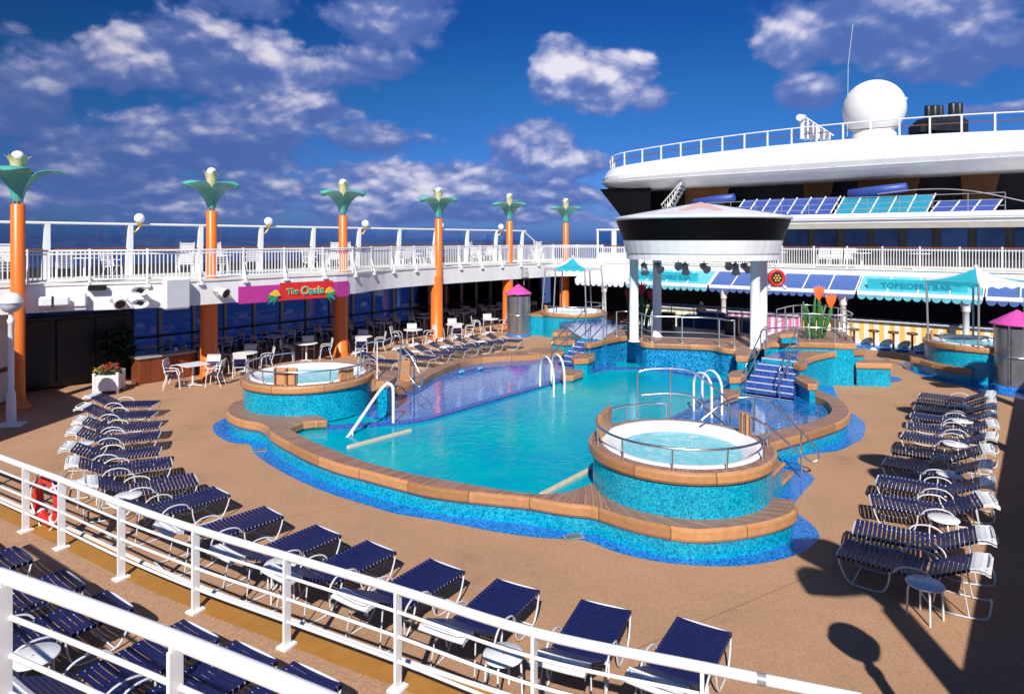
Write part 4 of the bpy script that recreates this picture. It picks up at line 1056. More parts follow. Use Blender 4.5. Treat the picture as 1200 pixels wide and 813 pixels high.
def picket_rail(name, label, line, zb, h=1.0, bay=1.55, pitch=0.115, inset_=0.06, bracket=True, brown=False):
    line = offset_line(line, inset_)
    L = sum((b - a).length for a, b in zip(line, line[1:]))
    n = int(L / bay); pts = resample(line, n + 1)
    t = thing(name, label, 'railing', Vector((pts[0].x, pts[0].y, zb)))
    mb = MB(); mb.tube([off(t, (p.x, p.y, zb + h)) for p in line], 0.032, 8); mb.build('top_rail', 'sill_brown' if brown else 'white_gloss', t)
    for k in range(n + 1):
        p = pts[k]; a = pts[min(k + 1, n)] - pts[max(k - 1, 0)]; an = math.atan2(a.y, a.x)
        mb = MB(); q = off(t, (p.x, p.y, zb)); mb.box(q + Vector((0, 0, h / 2 + .03)), (0.07, 0.07, h + .06), an)
        if bracket:
            nx = Vector((math.sin(an), -math.cos(an), 0)); 
            mb.tube([q + nx * 0.0 + Vector((0, 0, .55)), q + nx * 0.20 + Vector((0, 0, -.08)), q + nx * 0.20 + Vector((0, 0, -.2))], 0.03, 6)
            mb.box(q + nx * 0.17 + Vector((0, 0, -.14)), (.16, .10, .10), an)
        mb.build('post', 'white_gloss', t)
        if k < n:
            mb = MB(); b = pts[k + 1]; d = b - p; ln = d.length; d.normalize(); an2 = math.atan2(d.y, d.x)
            m_ = int(ln / pitch)
            for j in range(1, m_):
                c = off(t, (p.x, p.y, zb)) + d * (ln * j / m_)
                mb.box(c + Vector((0, 0, .10 + (h - .12) / 2)), (.032, .022, h - .12), an2)
            c = off(t, ((p.x + b.x) / 2, (p.y + b.y) / 2, zb))
            mb.box(c + Vector((0, 0, h - .10)), (ln, .036, .045), an2)
            mb.box(c + Vector((0, 0, .09)), (ln, .036, .045), an2)
            mb.build('baluster_panel', 'white_gloss', t)
    return t
pl = resample(fas, 120)
picket_rail('promenade_railing', 'white baluster railing along the port promenade above the white deck edge', pl, DZ + .05)
picket_rail('promenade_railing', 'white baluster railing with brown top rail above the blue awnings', bl, DZ + .05, h=0.98, bay=1.5, brown=True, bracket=False)

# windscreen on the ship's side
TS = -29.0
t = thing('windscreen', 'tall glass windscreen with white posts along the port side of the promenade', 'windscreen', W(0, TS, DZ))
s_list = [2.9 + 2.86 * k for k in range(13)]
mb = MB(); mb.tube([off(t, W(s, TS + .35, DZ + 2.02)) for s in (0, 10, 20, 30, 37.6)], 0.05, 8); mb.build('top_rail', 'white_gloss', t)
mb = MB(); mb.tube([off(t, W(s, TS + .25, DZ + 1.04)) for s in (0, 10, 20, 30, 39)], 0.04, 8); mb.build('handrail', 'sill_brown', t)
for i, s in enumerate(s_list):
    mb = MB()
    A_ = [W(s - .13, TS, DZ), W(s + .13, TS, DZ), W(s + .13, TS + .24, DZ), W(s - .13, TS + .24, DZ)]
    B_ = [W(s - .08, TS + .28, DZ + 2.0), W(s + .08, TS + .28, DZ + 2.0), W(s + .08, TS + .42, DZ + 2.0), W(s - .08, TS + .42, DZ + 2.0)]
    mid = [(a * .45 + b * .55) + (W(0, .02) if 1 else 0) for a, b in zip(A_, B_)]
    mb.grid([[off(t, p) for p in A_], [off(t, p) for p in mid], [off(t, p) for p in B_]], 0, closed=True, smooth=False); mb.build('post', 'white_gloss', t)
for s0, s1 in zip(s_list, s_list[1:]):
    mb = MB(); n = 2
    for j in range(n):
        a = s0 + .14 + (s1 - s0 - .28) * j / n; b = s0 + .14 + (s1 - s0 - .28) * (j + 1) / n - .03
        mb.face([off(t, W(a, TS + .10, DZ + .15)), off(t, W(b, TS + .10, DZ + .15)), off(t, W(b, TS + .34, DZ + 1.97)), off(t, W(a, TS + .34, DZ + 1.97))], 0)
    mb.build('pane', 'screen_glass', t)
    mb = MB(); mb.box(off(t, W((s0 + s1) / 2, TS + .11, DZ + .2)), (s1 - s0 - .3, .05, .4), AX)
    for j in range(1, 4):
        s_ = s0 + (s1 - s0) * j / 4; mb.box(off(t, W(s_, TS + .16, DZ + .62)), (.035, .035, .85), AX)
    mb.build('frame', 'dark_metal', t)
# last slanting piece of the windscreen and the short forward piece
mb = MB(); mb.tube([off(t, W(37.3, TS + .35, DZ + 2.02)), off(t, W(39.4, TS + .3, DZ + .9))], 0.05, 8); mb.build('slanted_rail', 'white_gloss', t)
t = thing('windscreen', 'short white framed windscreen left of the pavilion by the forward house', 'windscreen', W(40, -27, DZ))
for j, (s, tt) in enumerate(((40.5, -24.5), (40.5, -23.2), (40.5, -21.9), (40.5, -20.5))):
    mb = MB(); mb.box(off(t, W(s, tt, DZ + 1.05)), (.16, .34 if j == 1 else .12, 2.1), AX); mb.build('post', 'white_gloss', t)
for a, b in ((-24.5, -23.2), (-23.2, -21.9), (-21.9, -20.5)):
    mb = MB(); mb.box(off(t, W(40.5, (a + b) / 2, DZ + 1.2)), (.02, b - a - .12, 1.6), AX); mb.build('pane', 'screen_glass', t)
mb = MB(); mb.box(off(t, W(40.5, -22.5, DZ + 2.1)), (.2, 4.2, .1), AX); mb.box(off(t, W(40.5, -22.5, DZ + .25)), (.1, 4.0, .5), AX); mb.build('frame', 'white_gloss', t)

# globe lamps on every other post
gl = None
for i, s in enumerate(s_list[1:12:2]):
    loc = W(s + 0.28, TS + .5, DZ + 2.0)
    lab = 'white globe lamp on a brass bracket atop the windscreen, ' + ORD[i] + ' from the left'
    if gl is None:
        gl = thing('globe_lamp', lab, 'lamp', loc, group='globe lamps along the windscreen')
        mb = MB(); mb.sphere((0, 0, .26), .20, 20); mb.build('globe', 'lamp_globe', gl)
        mb = MB(); mb.lathe([(.03, -.12), (.06, -.02), (.09, .07), (.11, .10)], (0, 0, 0), 12); mb.tube([(0, 0, -.1), (-.1, -.12, -.28), (-.2, -.1, -.3)], .03, 6); mb.build('bracket', 'brass', gl)
    else: dup(gl, loc, 0, lab)

# lower side windows
t = thing('side_windows', 'long row of tall blue tinted windows under the port promenade', 'windows', W(4, -28.9, 0))
ss = [4.2 + 1.42 * k for k in range(26)]
for s in ss:
    mb = MB(); mb.box(off(t, W(s, -28.9, 1.68)), (.13, .16, 3.35), AX); mb.build('mullion', 'grey_metal', t)
for a, b in zip(ss, ss[1:]):
    mb = MB(); mb.box(off(t, W((a + b) / 2, -28.95, 1.7)), (b - a - .13, .02, 3.1), AX); mb.build('pane', 'window_glass', t)
mb = MB(); mb.tube([off(t, W(s, -28.7, 1.02)) for s in (4, 20, 40)], .045, 8); mb.tube([off(t, W(s, -28.7, .55)) for s in (4, 20, 40)], .03, 8); mb.build('handrail', 'dark_metal', t)
mb = MB(); mb.box(off(t, W(22, -28.9, .1)), (37, .22, .2), AX); mb.box(off(t, W(22, -28.9, 3.3)), (37, .22, .1), AX); mb.build('frame', 'dark_metal', t)
# hull side below and walls closing the covered side, one added to block the sun
t = thing('bulkhead', 'unseen white wall added past the left border to shade the port side', 'wall', W(5.0, -27, 0))
mb = MB(); mb.box(off(t, W(4.6, -24.6, 1.675)), (.2, 9.2, 3.34), AX); mb.build('panel', 'white_paint', t)  # unseen wall, added out of view to throw shade under the promenade
t = thing('shade_block', 'black block standing in for the deep shade left of the potted tree', 'shade block', W(8.3, -26.6, 0))
mb = MB(); mb.box(off(t, W(8.0, -26.9, 1.22)), (5.2, 1.6, 2.44), AX, bevel=.04); mb.build('body', 'black', t)  # black box and panels: the deep shade here is put into their colour
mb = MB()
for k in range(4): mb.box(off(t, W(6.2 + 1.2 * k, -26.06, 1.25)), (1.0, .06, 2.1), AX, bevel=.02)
mb.build('shade_panel', 'dark_wall', t)
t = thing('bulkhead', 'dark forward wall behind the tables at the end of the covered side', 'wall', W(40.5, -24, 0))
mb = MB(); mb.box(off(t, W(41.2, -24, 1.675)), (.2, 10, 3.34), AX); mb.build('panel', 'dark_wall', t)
t = thing('bulkhead', 'dark back wall of the bar below the awnings', 'wall', W(42, -8, 0))
mb = MB(); mb.box(off(t, W(40.2, -8, 1.675)), (.2, 21.5, 3.34), AX)
for k in range(9): mb.box(off(t, W(40.05, -17 + 2.2 * k, 1.9)), (.08, 1.5, .9), AX)
mb.build('panel', 'dark_wall', t)

# ------------------------------------------------------------------ lotus columns
def lotus(t, lower, rz):
    mb = MB(); mb.lathe([(.34, 0), (.34, .10), (.30, .14)] + ([(.30, 3.2)] if lower else [(.21, .3)]), (-0.10 if lower else 0, 0, 0), 24, capt=True); mb.build('lower_column' if lower else 'base', 'orange_paint', t)
    mb = MB(); mb.lathe([(.185, 0.1), (.185, 6.02), (.16, 6.05)], (0, 0, 0), 24, capt=True); mb.build('upper_column', 'orange_paint', t)
    mb = MB(); mb.lathe([(.07, 6.0), (.07, 6.16), (.12, 6.18)], (0, 0, 0), 12)
    for k in range(6): mb.tube([(.12 * math.cos(k * 1.047), .12 * math.sin(k * 1.047), 6.02), (.12 * math.cos(k * 1.047), .12 * math.sin(k * 1.047), 6.18)], .018, 6)
    mb.build('neck', 'grey_metal', t)
    prof = [(.10, 6.14, .10), (.15, 6.34, .15), (.23, 6.56, .23), (.37, 6.80, .36), (.60, 7.01, .47), (.87, 7.10, .43), (1.10, 7.06, .28), (1.26, 6.94, .03)]
    prof = [tuple(v) for v in smooth_path([Vector(p) for p in prof], 3)]
    for k in range(4):
        a = rz + k * math.pi / 2 + math.pi / 4
        cs, sn = math.cos(a), math.sin(a)
        mb = MB(); nA = 8; top = []; bot = []
        for i, (r, z, w) in enumerate(prof):
            nx = prof[min(i + 1, len(prof) - 1)]; pv_ = prof[max(i - 1, 0)]
            tr, tz = nx[0] - pv_[0], nx[1] - pv_[1]; l = math.hypot(tr, tz); nr, nz = -tz / l, tr / l     # inner/upper normal
            ra = []; rb = []
            for j in range(nA + 1):
                f = j / nA * 2 - 1
                cup = (0.34 - 0.62 * i / (len(prof) - 1)) * w * f * f
                x = r + nr * cup; zz = z + nz * cup; y = f * w
                p = Vector((x * cs - y * sn, x * sn + y * cs, zz))
                q = Vector(((x - nr * .022) * cs - y * sn, (x - nr * .022) * sn + y * cs, zz - nz * .022))
                ra.append(p); rb.append(q)
            top.append(ra); bot.append(rb)
        mb.grid(top, 0); mb.grid([list(reversed(r_)) for r_ in bot], 0)
        for e_ in (0, -1): mb.grid([[r_[e_] for r_ in top], [r_[e_] for r_ in bot]], 0, smooth=False)
        mb.build('petal', 'teal_petal', t)
    for k in range(5):
        a = rz + k * 2 * math.pi / 5 + .3; cs, sn = math.cos(a), math.sin(a)
        mb = MB(); rows = []
        for i, (r, z, w) in enumerate(((.10, 6.85, .08), (.14, 7.0, .12), (.17, 7.16, .14), (.22, 7.32, .12), (.31, 7.45, .06), (.37, 7.50, .008))):
            row = []
            for j in range(7):
                f = j / 3 - 1; x = r - .35 * w * f * f; y = f * w
                row.append(Vector((x * cs - y * sn, x * sn + y * cs, z)))
            rows.append(row)
        th = [[p * 1.0 + Vector((cs * -.02, sn * -.02, 0)) for p in reversed(r)] for r in rows]
        mb.grid(rows, 0); mb.grid(th, 0); mb.build('inner_petal', 'cream_petal', t)
    mb = MB(); mb.lathe([(.1, 6.85), (.1, 7.3)], (0, 0, 0), 12); mb.build('stem', 'cream_petal', t)
    mb = MB(); mb.sphere((0, 0, 7.46), .172, 24); mb.build('globe', 'lamp_globe', t)
cols = [(21, 0), (248, 1), (402, 1), (514, 1), (597, 1), (663, 1)]
grp = 'orange lotus columns along the promenade'
lab = ['orange column topped by a teal lotus, at the left border beside the lamp post', 'orange lotus column behind the left end of the magenta sign', 'orange lotus column at the right end of the magenta sign',
       'orange lotus column standing behind the row of port side loungers', 'orange lotus column beside the steel shower with magenta roof', 'orange lotus column behind the far port hot tub canopy']
first = None
for i, (u, lw) in enumerate(cols):
    loc = UT(u, -23.75, 0)
    if i == 0:
        t = thing('lotus_column', lab[0], 'column', loc, group=grp); lotus(t, False, math.atan2(-loc.y, -loc.x) - R(45) - R(12))
    elif i == 1:
        first = thing('lotus_column', lab[1], 'column', loc, group=grp); lotus(first, True, math.atan2(-loc.y, -loc.x))
    else:
        k = dup(first, loc, math.atan2(-loc.y, -loc.x) - math.atan2(-first.location.y, -first.location.x), lab[i])
# starboard row, outside the picture, whose shadows lie across the deck
for i in range(4):
    k = dup(first, Vector((4.45 + 3.42 * i, 1.85 + 4.42 * i, 0)), -0.7, 'orange lotus column of the starboard row just outside the right border')
    k['group'] = 'starboard lotus columns outside the picture'
    k.scale = (1.0, 1.0, 1.0)

# globe lamp on a white post at the left, and one starboard whose shadow falls on the deck
def lamp_post(label, loc):
    t = thing('lamp_post', label, 'lamp post', loc)
    mb = MB(); mb.box((0, 0, .03), (.62, .5, .06), .2, bevel=.02); mb.build('base_plate', 'white_paint', t)
    mb = MB(); mb.lathe([(.13, .06), (.12, .10), (.105, .9), (.075, .94), (.072, 2.75), (.09, 2.77), (.09, 2.85), (.06, 2.9), (.06, 3.05), (.13, 3.08)], (0, 0, 0), 16); mb.build('post', 'white_paint', t)
    mb = MB(); mb.sphere((0, 0, 3.32), .27, 24); mb.build('globe', 'lamp_globe', t)
    mb = MB(); mb.lathe([(.275, 3.29), (.295, 3.30), (.295, 3.325), (.275, 3.33)], (0, 0, 0), 24); mb.lathe([(.12, 3.06), (.2, 3.12), (.26, 3.22), (.274, 3.30)], (0, 0, 0), 24); mb.build('cradle', 'pale_grey', t)
    return t
l0 = lamp_post('white globe lamp post before the orange column at the left border', P(13, 499, 0))
dup(l0, Vector((3.86, 4.42, 0)), 0, 'white globe lamp post just below the lower right corner, its shadow on the deck')

# ------------------------------------------------------------------ things on the port deck edge
def fasc(u, v, outw=0.12):
    """point on the outer face of the port deck edge at a picture position"""
    best = None
    for a, b in zip(fas, fas[1:]):
        ua = 600 + a.x / a.y * 785; ub = 600 + b.x / b.y * 785
        if ua <= u <= ub:
            k = (u - 600) / 785; d = b - a
            f = (k * a.y - a.x) / (d.x - k * d.y); p = a + d * f
            n = Vector((d.y, -d.x, 0)).normalized(); p = p + n * outw
            return Vector((p.x, p.y, EYE - (v - HZ) / 785 * p.y)), math.atan2(d.y, d.x)
p, a = fasc(64, 353, .35)
t = thing('floodlight', 'long white boxed floodlight on the deck edge near the left column', 'floodlight', p, a)
mb = MB(); mb.box((0, 0, 0), (.78, .34, .30), bevel=.05); mb.build('housing', 'white_plastic', t)
mb = MB(); mb.box((-.05, -.175, 0), (.05, .03, .34)); mb.box((0, .2, -.12), (.5, .2, .06)); mb.build('bracket', 'dark_metal', t)
p, a = fasc(96, 352, .25)
t = thing('junction_box', 'small square white box on the deck edge right of the long floodlight', 'box', p, a)
mb = MB(); mb.box((0, 0, .02), (.30, .22, .40), bevel=.02); mb.build('box', 'white_plastic', t); mb = MB(); mb.box((0, .05, -.26), (.3, .2, .05)); mb.tube([(0, 0, -.2), (0, 0, -.3)], .03, 6); mb.build('bracket', 'pale_grey', t)
p, a = fasc(115, 337, .2)
t = thing('floodlight', 'small black rectangular floodlight just under the promenade railing', 'floodlight', p, a)
mb = MB(); mb.box((0, 0, 0), (.50, .16, .17), bevel=.02); mb.build('housing', 'black', t); mb = MB(); mb.box((0, .13, -.02), (.06, .2, .06)); mb.build('bracket', 'grey_metal', t)
def can_light(label, u, v, o=.35, tilt=-.5, sc=1.0):
    p, a = fasc(u, v, o)
    t = thing('floodlight', label, 'floodlight', p, a)
    mb = MB(); d = Vector((.35, -math.cos(tilt), math.sin(tilt))).normalized()
    mb.tube([d * -.22, d * -.16, d * .12, d * .2], .15 * sc, 16, rads=[.08 * sc, .13 * sc, .16 * sc, .19 * sc]); mb.build('can', 'white_plastic', t)
    mb = MB(); mb.tube([d * .195, d * .205], .15 * sc, 16); mb.build('lens', 'black', t)
    mb = MB(); mb.tube([(-.22 * sc, 0, 0), (-.24 * sc, .12, .02), (-.2 * sc, .3, .05)], .02, 6); mb.tube([(.22 * sc, 0, 0), (.24 * sc, .12, .02), (.2 * sc, .3, .05)], .02, 6); mb.tube([(-.24 * sc, 0, 0), (.24 * sc, 0, 0)], .022, 6); mb.build('yoke', 'grey_metal', t)
can_light('round floodlight with dark lens on a yoke left of the twin horn speakers', 140, 353)
can_light('round white floodlight on the deck edge left of the magenta sign', 255, 342, .3, -.35)
for i, (v, w) in enumerate(((340.5, 'upper'), (355, 'lower'))):
    p, a = fasc(165, v, .3)
    t = thing('horn_speaker', w + ' of two white horn speakers stacked on the deck edge', 'speaker', p, a)
    mb = MB(); rows = []
    for y, sx, sz in ((-.22, .25, .145), (-.20, .23, .125), (-.05, .10, .06), (.1, .06, .05)):
        rows.append([Vector((sx * math.cos(2 * math.pi * k / 20), y, sz * math.sin(2 * math.pi * k / 20))) for k in range(20)])
    mb.grid(rows, 0, closed=True); mb.tube([(0, .08, 0), (0, .25, 0)], .09, 12); mb.build('horn', 'white_plastic', t)
    mb = MB(); mb.tube([(0, -.02, 0), (0, -.14, 0)], .085, 14, rads=[.09, .05]); mb.build('throat', 'black', t)
p, a = fasc(203, 344, .32)
t = thing('loudspeaker', 'large flat white loudspeaker box hung on the deck edge', 'speaker', p, a + .12)
mb = MB(); mb.box((0, 0, 0), (.82, .30, 1.02), bevel=.05); mb.build('cabinet', 'white_plastic', t); mb = MB(); mb.box((0, -.155, 0), (.72, .02, .92), bevel=.008); mb.build('grille', 'pale_grey', t)
p, a = fasc(611, 320, .25)
t = thing('wall_clock', 'white framed square clock on the deck edge beside an orange column', 'clock', p, a + .25)
mb = MB(); mb.box((0, 0, 0), (.62, .16, .56), bevel=.03); mb.build('case', 'grey_metal', t); mb = MB(); mb.box((-.03, -.085, 0), (.46, .02, .46), bevel=.01); mb.build('dial', 'white_gloss', t)
mb = MB(); mb.box((-.03 + .05, -.1, .06), (.02, .01, .2), 0, mat=Matrix.Rotation(-.7, 4, 'Y')); mb.box((-.06, -.1, -.05), (.02, .01, .17), 0, mat=Matrix.Rotation(.5, 4, 'Y')); mb.build('hand', 'black', t)
mb = MB(); mb.tube([(0, .05, -.28), (0, .05, -.7)], .03, 6); mb.build('bracket', 'grey_metal', t)

# magenta sign following the curve
def fas_range(u0, u1, n):
    return [fasc(u0 + (u1 - u0) * k / n, 300, .10)[0] for k in range(n + 1)]
sgn = thing('bar_sign', 'long magenta and red lettered sign with palm leaves on the curved deck edge', 'sign', fasc(340, 345, .1)[0] * 1.0)
def curve_band(u0, u1, z0, z1, o0, o1, n=14):
    mb = MB(); A_ = [fasc(u0 + (u1 - u0) * k / n, 300, o1)[0] for k in range(n + 1)]; B_ = [fasc(u0 + (u1 - u0) * k / n, 300, o0)[0] for k in range(n + 1)]
    rows = [[off(sgn, (p.x, p.y, z)) for p in l] for l, z in ((B_, z0), (A_, z0), (A_, z1), (B_, z1), (B_, z0))]
    mb.grid(rows, 0, smooth=False); mb.face([r[0] for r in rows[:4]], 0); mb.face([r[-1] for r in reversed(rows[:4])], 0); return mb
curve_band(278, 406.5, 2.70, 3.32, .055, .10, 20).build('board', 'magenta_sign', sgn)
curve_band(326, 388, 2.72, 3.38, .10, .125).build('red_panel', 'sign_red', sgn)
def put_text(txt, u, z, size, depth, mat, o, bold):
    x = textmesh(txt, 'lettering', size, depth, mat, bold); p, a = fasc(u, 300, o)
    x.parent = sgn; x.location = off(sgn, (p.x, p.y, z)); x.rotation_euler = (R(90), 0, a); return x
put_text('The', 341, 2.94, .30, .012, 'sign_yellow', .135, .02); put_text('The', 341, 2.94, .30, .012, 'sign_teal', .16, .0)
put_text('Oasis', 364.5, 2.90, .42, .012, 'sign_yellow', .135, .025); put_text('Oasis', 364.5, 2.90, .42, .012, 'sign_teal', .16, .002)
for u, sg in ((321, 1), (382, -1)):
    p, a = fasc(u, 300, .14)
    for j, (da, ln, mt) in enumerate(((-.55, .62, 'sign_green'), (-.15, .70, 'sign_teal'), (.25, .66, 'sign_green'), (.62, .55, 'sign_yellow'), (1.0, .45, 'sign_yellow'))):
        mb = MB(); ex = Vector((math.cos(a), math.sin(a), 0)); ny = Vector((math.sin(a), -math.cos(a), 0))
        rows = []
        o0 = Vector((p.x, p.y, 2.98)) + ex * sg * .16 + ny * (.012 * j)
        for i in range(7):
            f = i / 6; w = .10 * math.sin(math.pi * (f * .92 + .06)); ang = da - .5 * f; ln_ = ln * 1.7
            c = o0 - ex * sg * ln_ * .5 * f * math.cos(ang) + Vector((0, 0, ln_ * .42 * f * math.sin(ang) - .06))
            rows.append([off(sgn, c + Vector((0, 0, w))), off(sgn, c + ny * .015), off(sgn, c - Vector((0, 0, w)))])
        mb.grid(rows, 0); mb.build('palm_leaf', mt, sgn)

# ------------------------------------------------------------------ booth at the left border
t = thing('booth', 'pale booth with a brown sill standing at the left border behind the lamp post', 'booth', Vector((-16.75, 20.0, 0)))
mb = MB(); mb.box((0, 0, 2.0), (2.4, 2.4, 1.9), .1, bevel=.04); mb.box((-.3, .3, 3.05), (2.8, 2.8, .16), .1, bevel=.03); mb.build('upper_wall', 'white_paint', t)
mb = MB(); mb.box((0.02, -0.04, 1.02), (2.56, 2.56, .10), .1, bevel=.03); mb.build('sill', 'sill_brown', t)
mb = MB(); mb.box((0, 0, .49), (2.36, 2.36, .95), .1, bevel=.02)
for k in range(4): mb.box((-.9 + .6 * k, -1.20 + .09 * (k - 1.5) * .6, .5), (.06, .06, .9), .1)
mb.build('lower_wall', 'white_paint', t)
mb = MB(); mb.box((.35, -1.2, 1.95), (1.2, .06, .9), .1); mb.build('window', 'window_glass', t)
# ------------------------------------------------------------------ forward bar, awnings, house
def awning(label, t0, t1, mat, lettering=None, fr=0.0):
    sU, sL, zU, zL = 35.10, 33.75, 3.30, 2.62
    n = max(3, int((t1 - t0) / 1.05))
    t = thing('awning', label, 'awning', W(sU, (t0 + t1) / 2, zU))
    mb = MB()
    for k in range(n):
        a = t0 + (t1 - t0) * k / n + .03; b = t0 + (t1 - t0) * (k + 1) / n - .03
        top = []
        for j in range(5):
            f = j / 4; sag = -.03 * math.sin(math.pi * f)
            top.append([off(t, W(sU + (sL - sU) * f, a + (b - a) * i / 3, zU + (zL - zU) * f + sag)) for i in range(4)])
        mb.grid(top, 0)
    mb.build('cloth_panel', mat, t)
    mb = MB()
    for k in range(n + 1):
        a = t0 + (t1 - t0) * k / n
        mb.tube([off(t, W(sU, a, zU + .02)), off(t, W(sL, a, zL + .02))], .035, 6)
    mb.tube([off(t, W(sL, t0, zL + .01)), off(t, W(sL, t1, zL + .01))], .045, 6); mb.build('rib', 'white_gloss', t)
    mb = MB(); mb.box(off(t, W(sL - .03, (t0 + t1) / 2, zL - .06)), (.03, t1 - t0, .12), AX); mb.build('valance_band', 'white_cloth', t)
    mb = MB(); m = int((t1 - t0) / .36)
    for k in range(m):
        a = t0 + (t1 - t0) * (k + .5) / m; r = (t1 - t0) / m / 2 * .98
        pts = [off(t, W(sL - .035, a + r, zL - .12))] + [off(t, W(sL - .035, a + r * math.cos(math.pi * j / 8), zL - .12 - r * 1.15 * math.sin(math.pi * j / 8))) for j in range(1, 8)] + [off(t, W(sL - .035, a - r, zL - .12))]
        bk = [p + off(t, t.location) + (W(.02, 0)) for p in pts]
        mb.face(pts, 0); mb.face(list(reversed(bk)), 0)
        for j in range(len(pts) - 1): mb.face([pts[j], bk[j], bk[j + 1], pts[j + 1]], 0)
    mb.build('scallop', mat, t)
    if lettering:
        c = (t0 + t1) / 2 + fr; hw = lettering[1] / 2
        mb = MB(); mb.box(off(t, W(sL + .35, c, zL + .36)), (.06, hw * 2, .50), AX, bevel=.015); mb.build('sign_board', 'turq_cloth', t)
        x = textmesh(lettering[0], 'lettering', .33, .012, 'letter_teal', .0)
        x.parent = t; p = W(sL + .31, c, zL + .22); x.location = off(t, p); x.rotation_euler = (R(90), 0, AX - R(90)); x.scale = (1.15, 1, 1)
    return t
awning('turquoise scalloped awning with a lettered sign, seen through the pavilion columns', -18.6, -13.8, 'turq_pale', ('TOPSIDERS BAR', 3.5), .0)
awning('blue scalloped awning with white ribs between the two turquoise awnings', -13.7, -6.8, 'blue_cloth')
awning('turquoise scalloped awning with a lettered sign, right of the tall orange flowers', -6.7, -2.0, 'turq_pale', ('TOPSIDERS BAR', 3.8), -.1)
awning('blue scalloped awning at the right border above the bar', -1.9, 2.6, 'blue_cloth')
awning('short pale scalloped awning left of the pavilion at the port end of the bar', -22.0, -18.7, 'white_cloth')
# round red emblem hung in front of the awning
p = PY(910, 326, 30.3)
t = thing('round_emblem', 'round red emblem with a dark and yellow flower, hung before the blue awning', 'emblem', p, 0)
mb = MB(); mb.tube([(0, 0, 0), (0, .06, 0)], .39, 28); mb.tube([(0, -.03, 0)] + [(0, .0, 0)], .39, 28)
rows = [[Vector((r * math.cos(2 * math.pi * k / 28), y, r * math.sin(2 * math.pi * k / 28))) for k in range(28)] for r, y in ((.25, -.02), (.27, -.08), (.37, -.08), (.40, -.02), (.40, .06))]
mb.grid(rows, 0, closed=True); mb.build('rim', 'ring_red', t)
mb = MB(); mb.tube([(0, -.05, 0), (0, -.035, 0)], .25, 24); mb.build('disc', 'dark_wall', t)
mb = MB()
for k in range(6):
    a = k * math.pi / 3
    c = Vector((.13 * math.cos(a), -.075, .13 * math.sin(a))); mb.sphere(c, .045, 8)
mb.sphere((0, -.075, 0), .05, 8); mb.build('flower', 'sign_yellow', t)
for sg in (-1, 1):
    mb = MB(); mb.sphere((.36 * sg, -.05, -.42), .09, 10); mb.tube([(.30 * sg, 0, -.3), (.36 * sg, -.03, -.38)], .03, 6); mb.build('lamp', 'white_plastic', t)
mb = MB(); mb.tube([(0, .05, .3), (0, .4, .85)], .02, 6); mb.tube([(0, .05, -.3), (0, .9, -.3)], .02, 6); mb.build('hanger', 'grey_metal', t)

# bar columns with flared brackets
bc = None
for i, (u, lab) in enumerate(((848, 'white bar column with flared brackets seen through the pavilion'), (988, 'white bar column with flared brackets right of the tall orange flowers'), (1132, 'white bar column with flared brackets behind the starboard hot tub canopy'), (708, 'white bar column with flared brackets left of the pavilion'))):
    loc = US(u, 33.95, 0)
    if bc is None:
        bc = thing('bar_column', lab, 'column', loc, group='white columns of the bar front')
        mb = MB(); mb.lathe([(.17, 0), (.17, .1), (.13, .14), (.125, 1.95), (.17, 1.98), (.17, 2.02)], (0, 0, 0), 16); mb.lathe([(.14, 2.02), (.15, 2.2), (.22, 2.38), (.22, 2.62)], (0, 0, 0), 16); mb.build('shaft', 'white_paint', bc)
        mb = MB()
        for sg in (-1, 1):
            d = W(0, sg)
            pr_ = [d * (.12 + .34 * f ** 2) + Vector((0, 0, 2.02 + .52 * f)) for f in [j / 6 for j in range(7)]]
            mb.tube(pr_, .035, 8)
            mb.box(d * .30 + Vector((0, 0, 2.56)), (.1, .46, .08), AX)
        mb.build('bracket', 'white_paint', bc)
    else: dup(bc, loc, 0, lab)
# bar counter
def counter(label, t0, t1, mat, s=34.85, top='pale_grey'):
    t = thing('bar_counter', label, 'bar counter', W(s, (t0 + t1) / 2, 0))
    mb = MB(); mb.wall([off(t, W(s, t0)), off(t, W(s, t1))], .28, 1.20, 0); 
    mb.wall([off(t, W(s, t1)), off(t, W(s + .5, t1))], .28, 1.20, 0); mb.wall([off(t, W(s + .5, t0)), off(t, W(s, t0))], .28, 1.20, 0); mb.build('front', mat, t)
    mb = MB(); mb.box(off(t, W(s + .28, (t0 + t1) / 2, 1.235)), (.85, t1 - t0, .07), AX, bevel=.02); mb.build('top', top, t)
    mb = MB(); mb.box(off(t, W(s + .22, (t0 + t1) / 2, .20)), (.5, t1 - t0, .16), AX); mb.build('white_base', 'white_gloss', t)
    mb = MB(); mb.box(off(t, W(s + .02, (t0 + t1) / 2, .06)), (1.5, t1 - t0, .12), AX); mb.build('foot_step', 'mosaic_blue', t)
counter('yellow and white striped bar counter with stools at the forward end', -9.35, 3.0, 'bar_yellow')
counter('pink and white patterned bar counter right of the pavilion columns', -13.1, -9.5, 'bar_pink')
counter('pale green striped bar counter behind the pavilion stage', -18.3, -13.25, 'bar_green')
sto = None
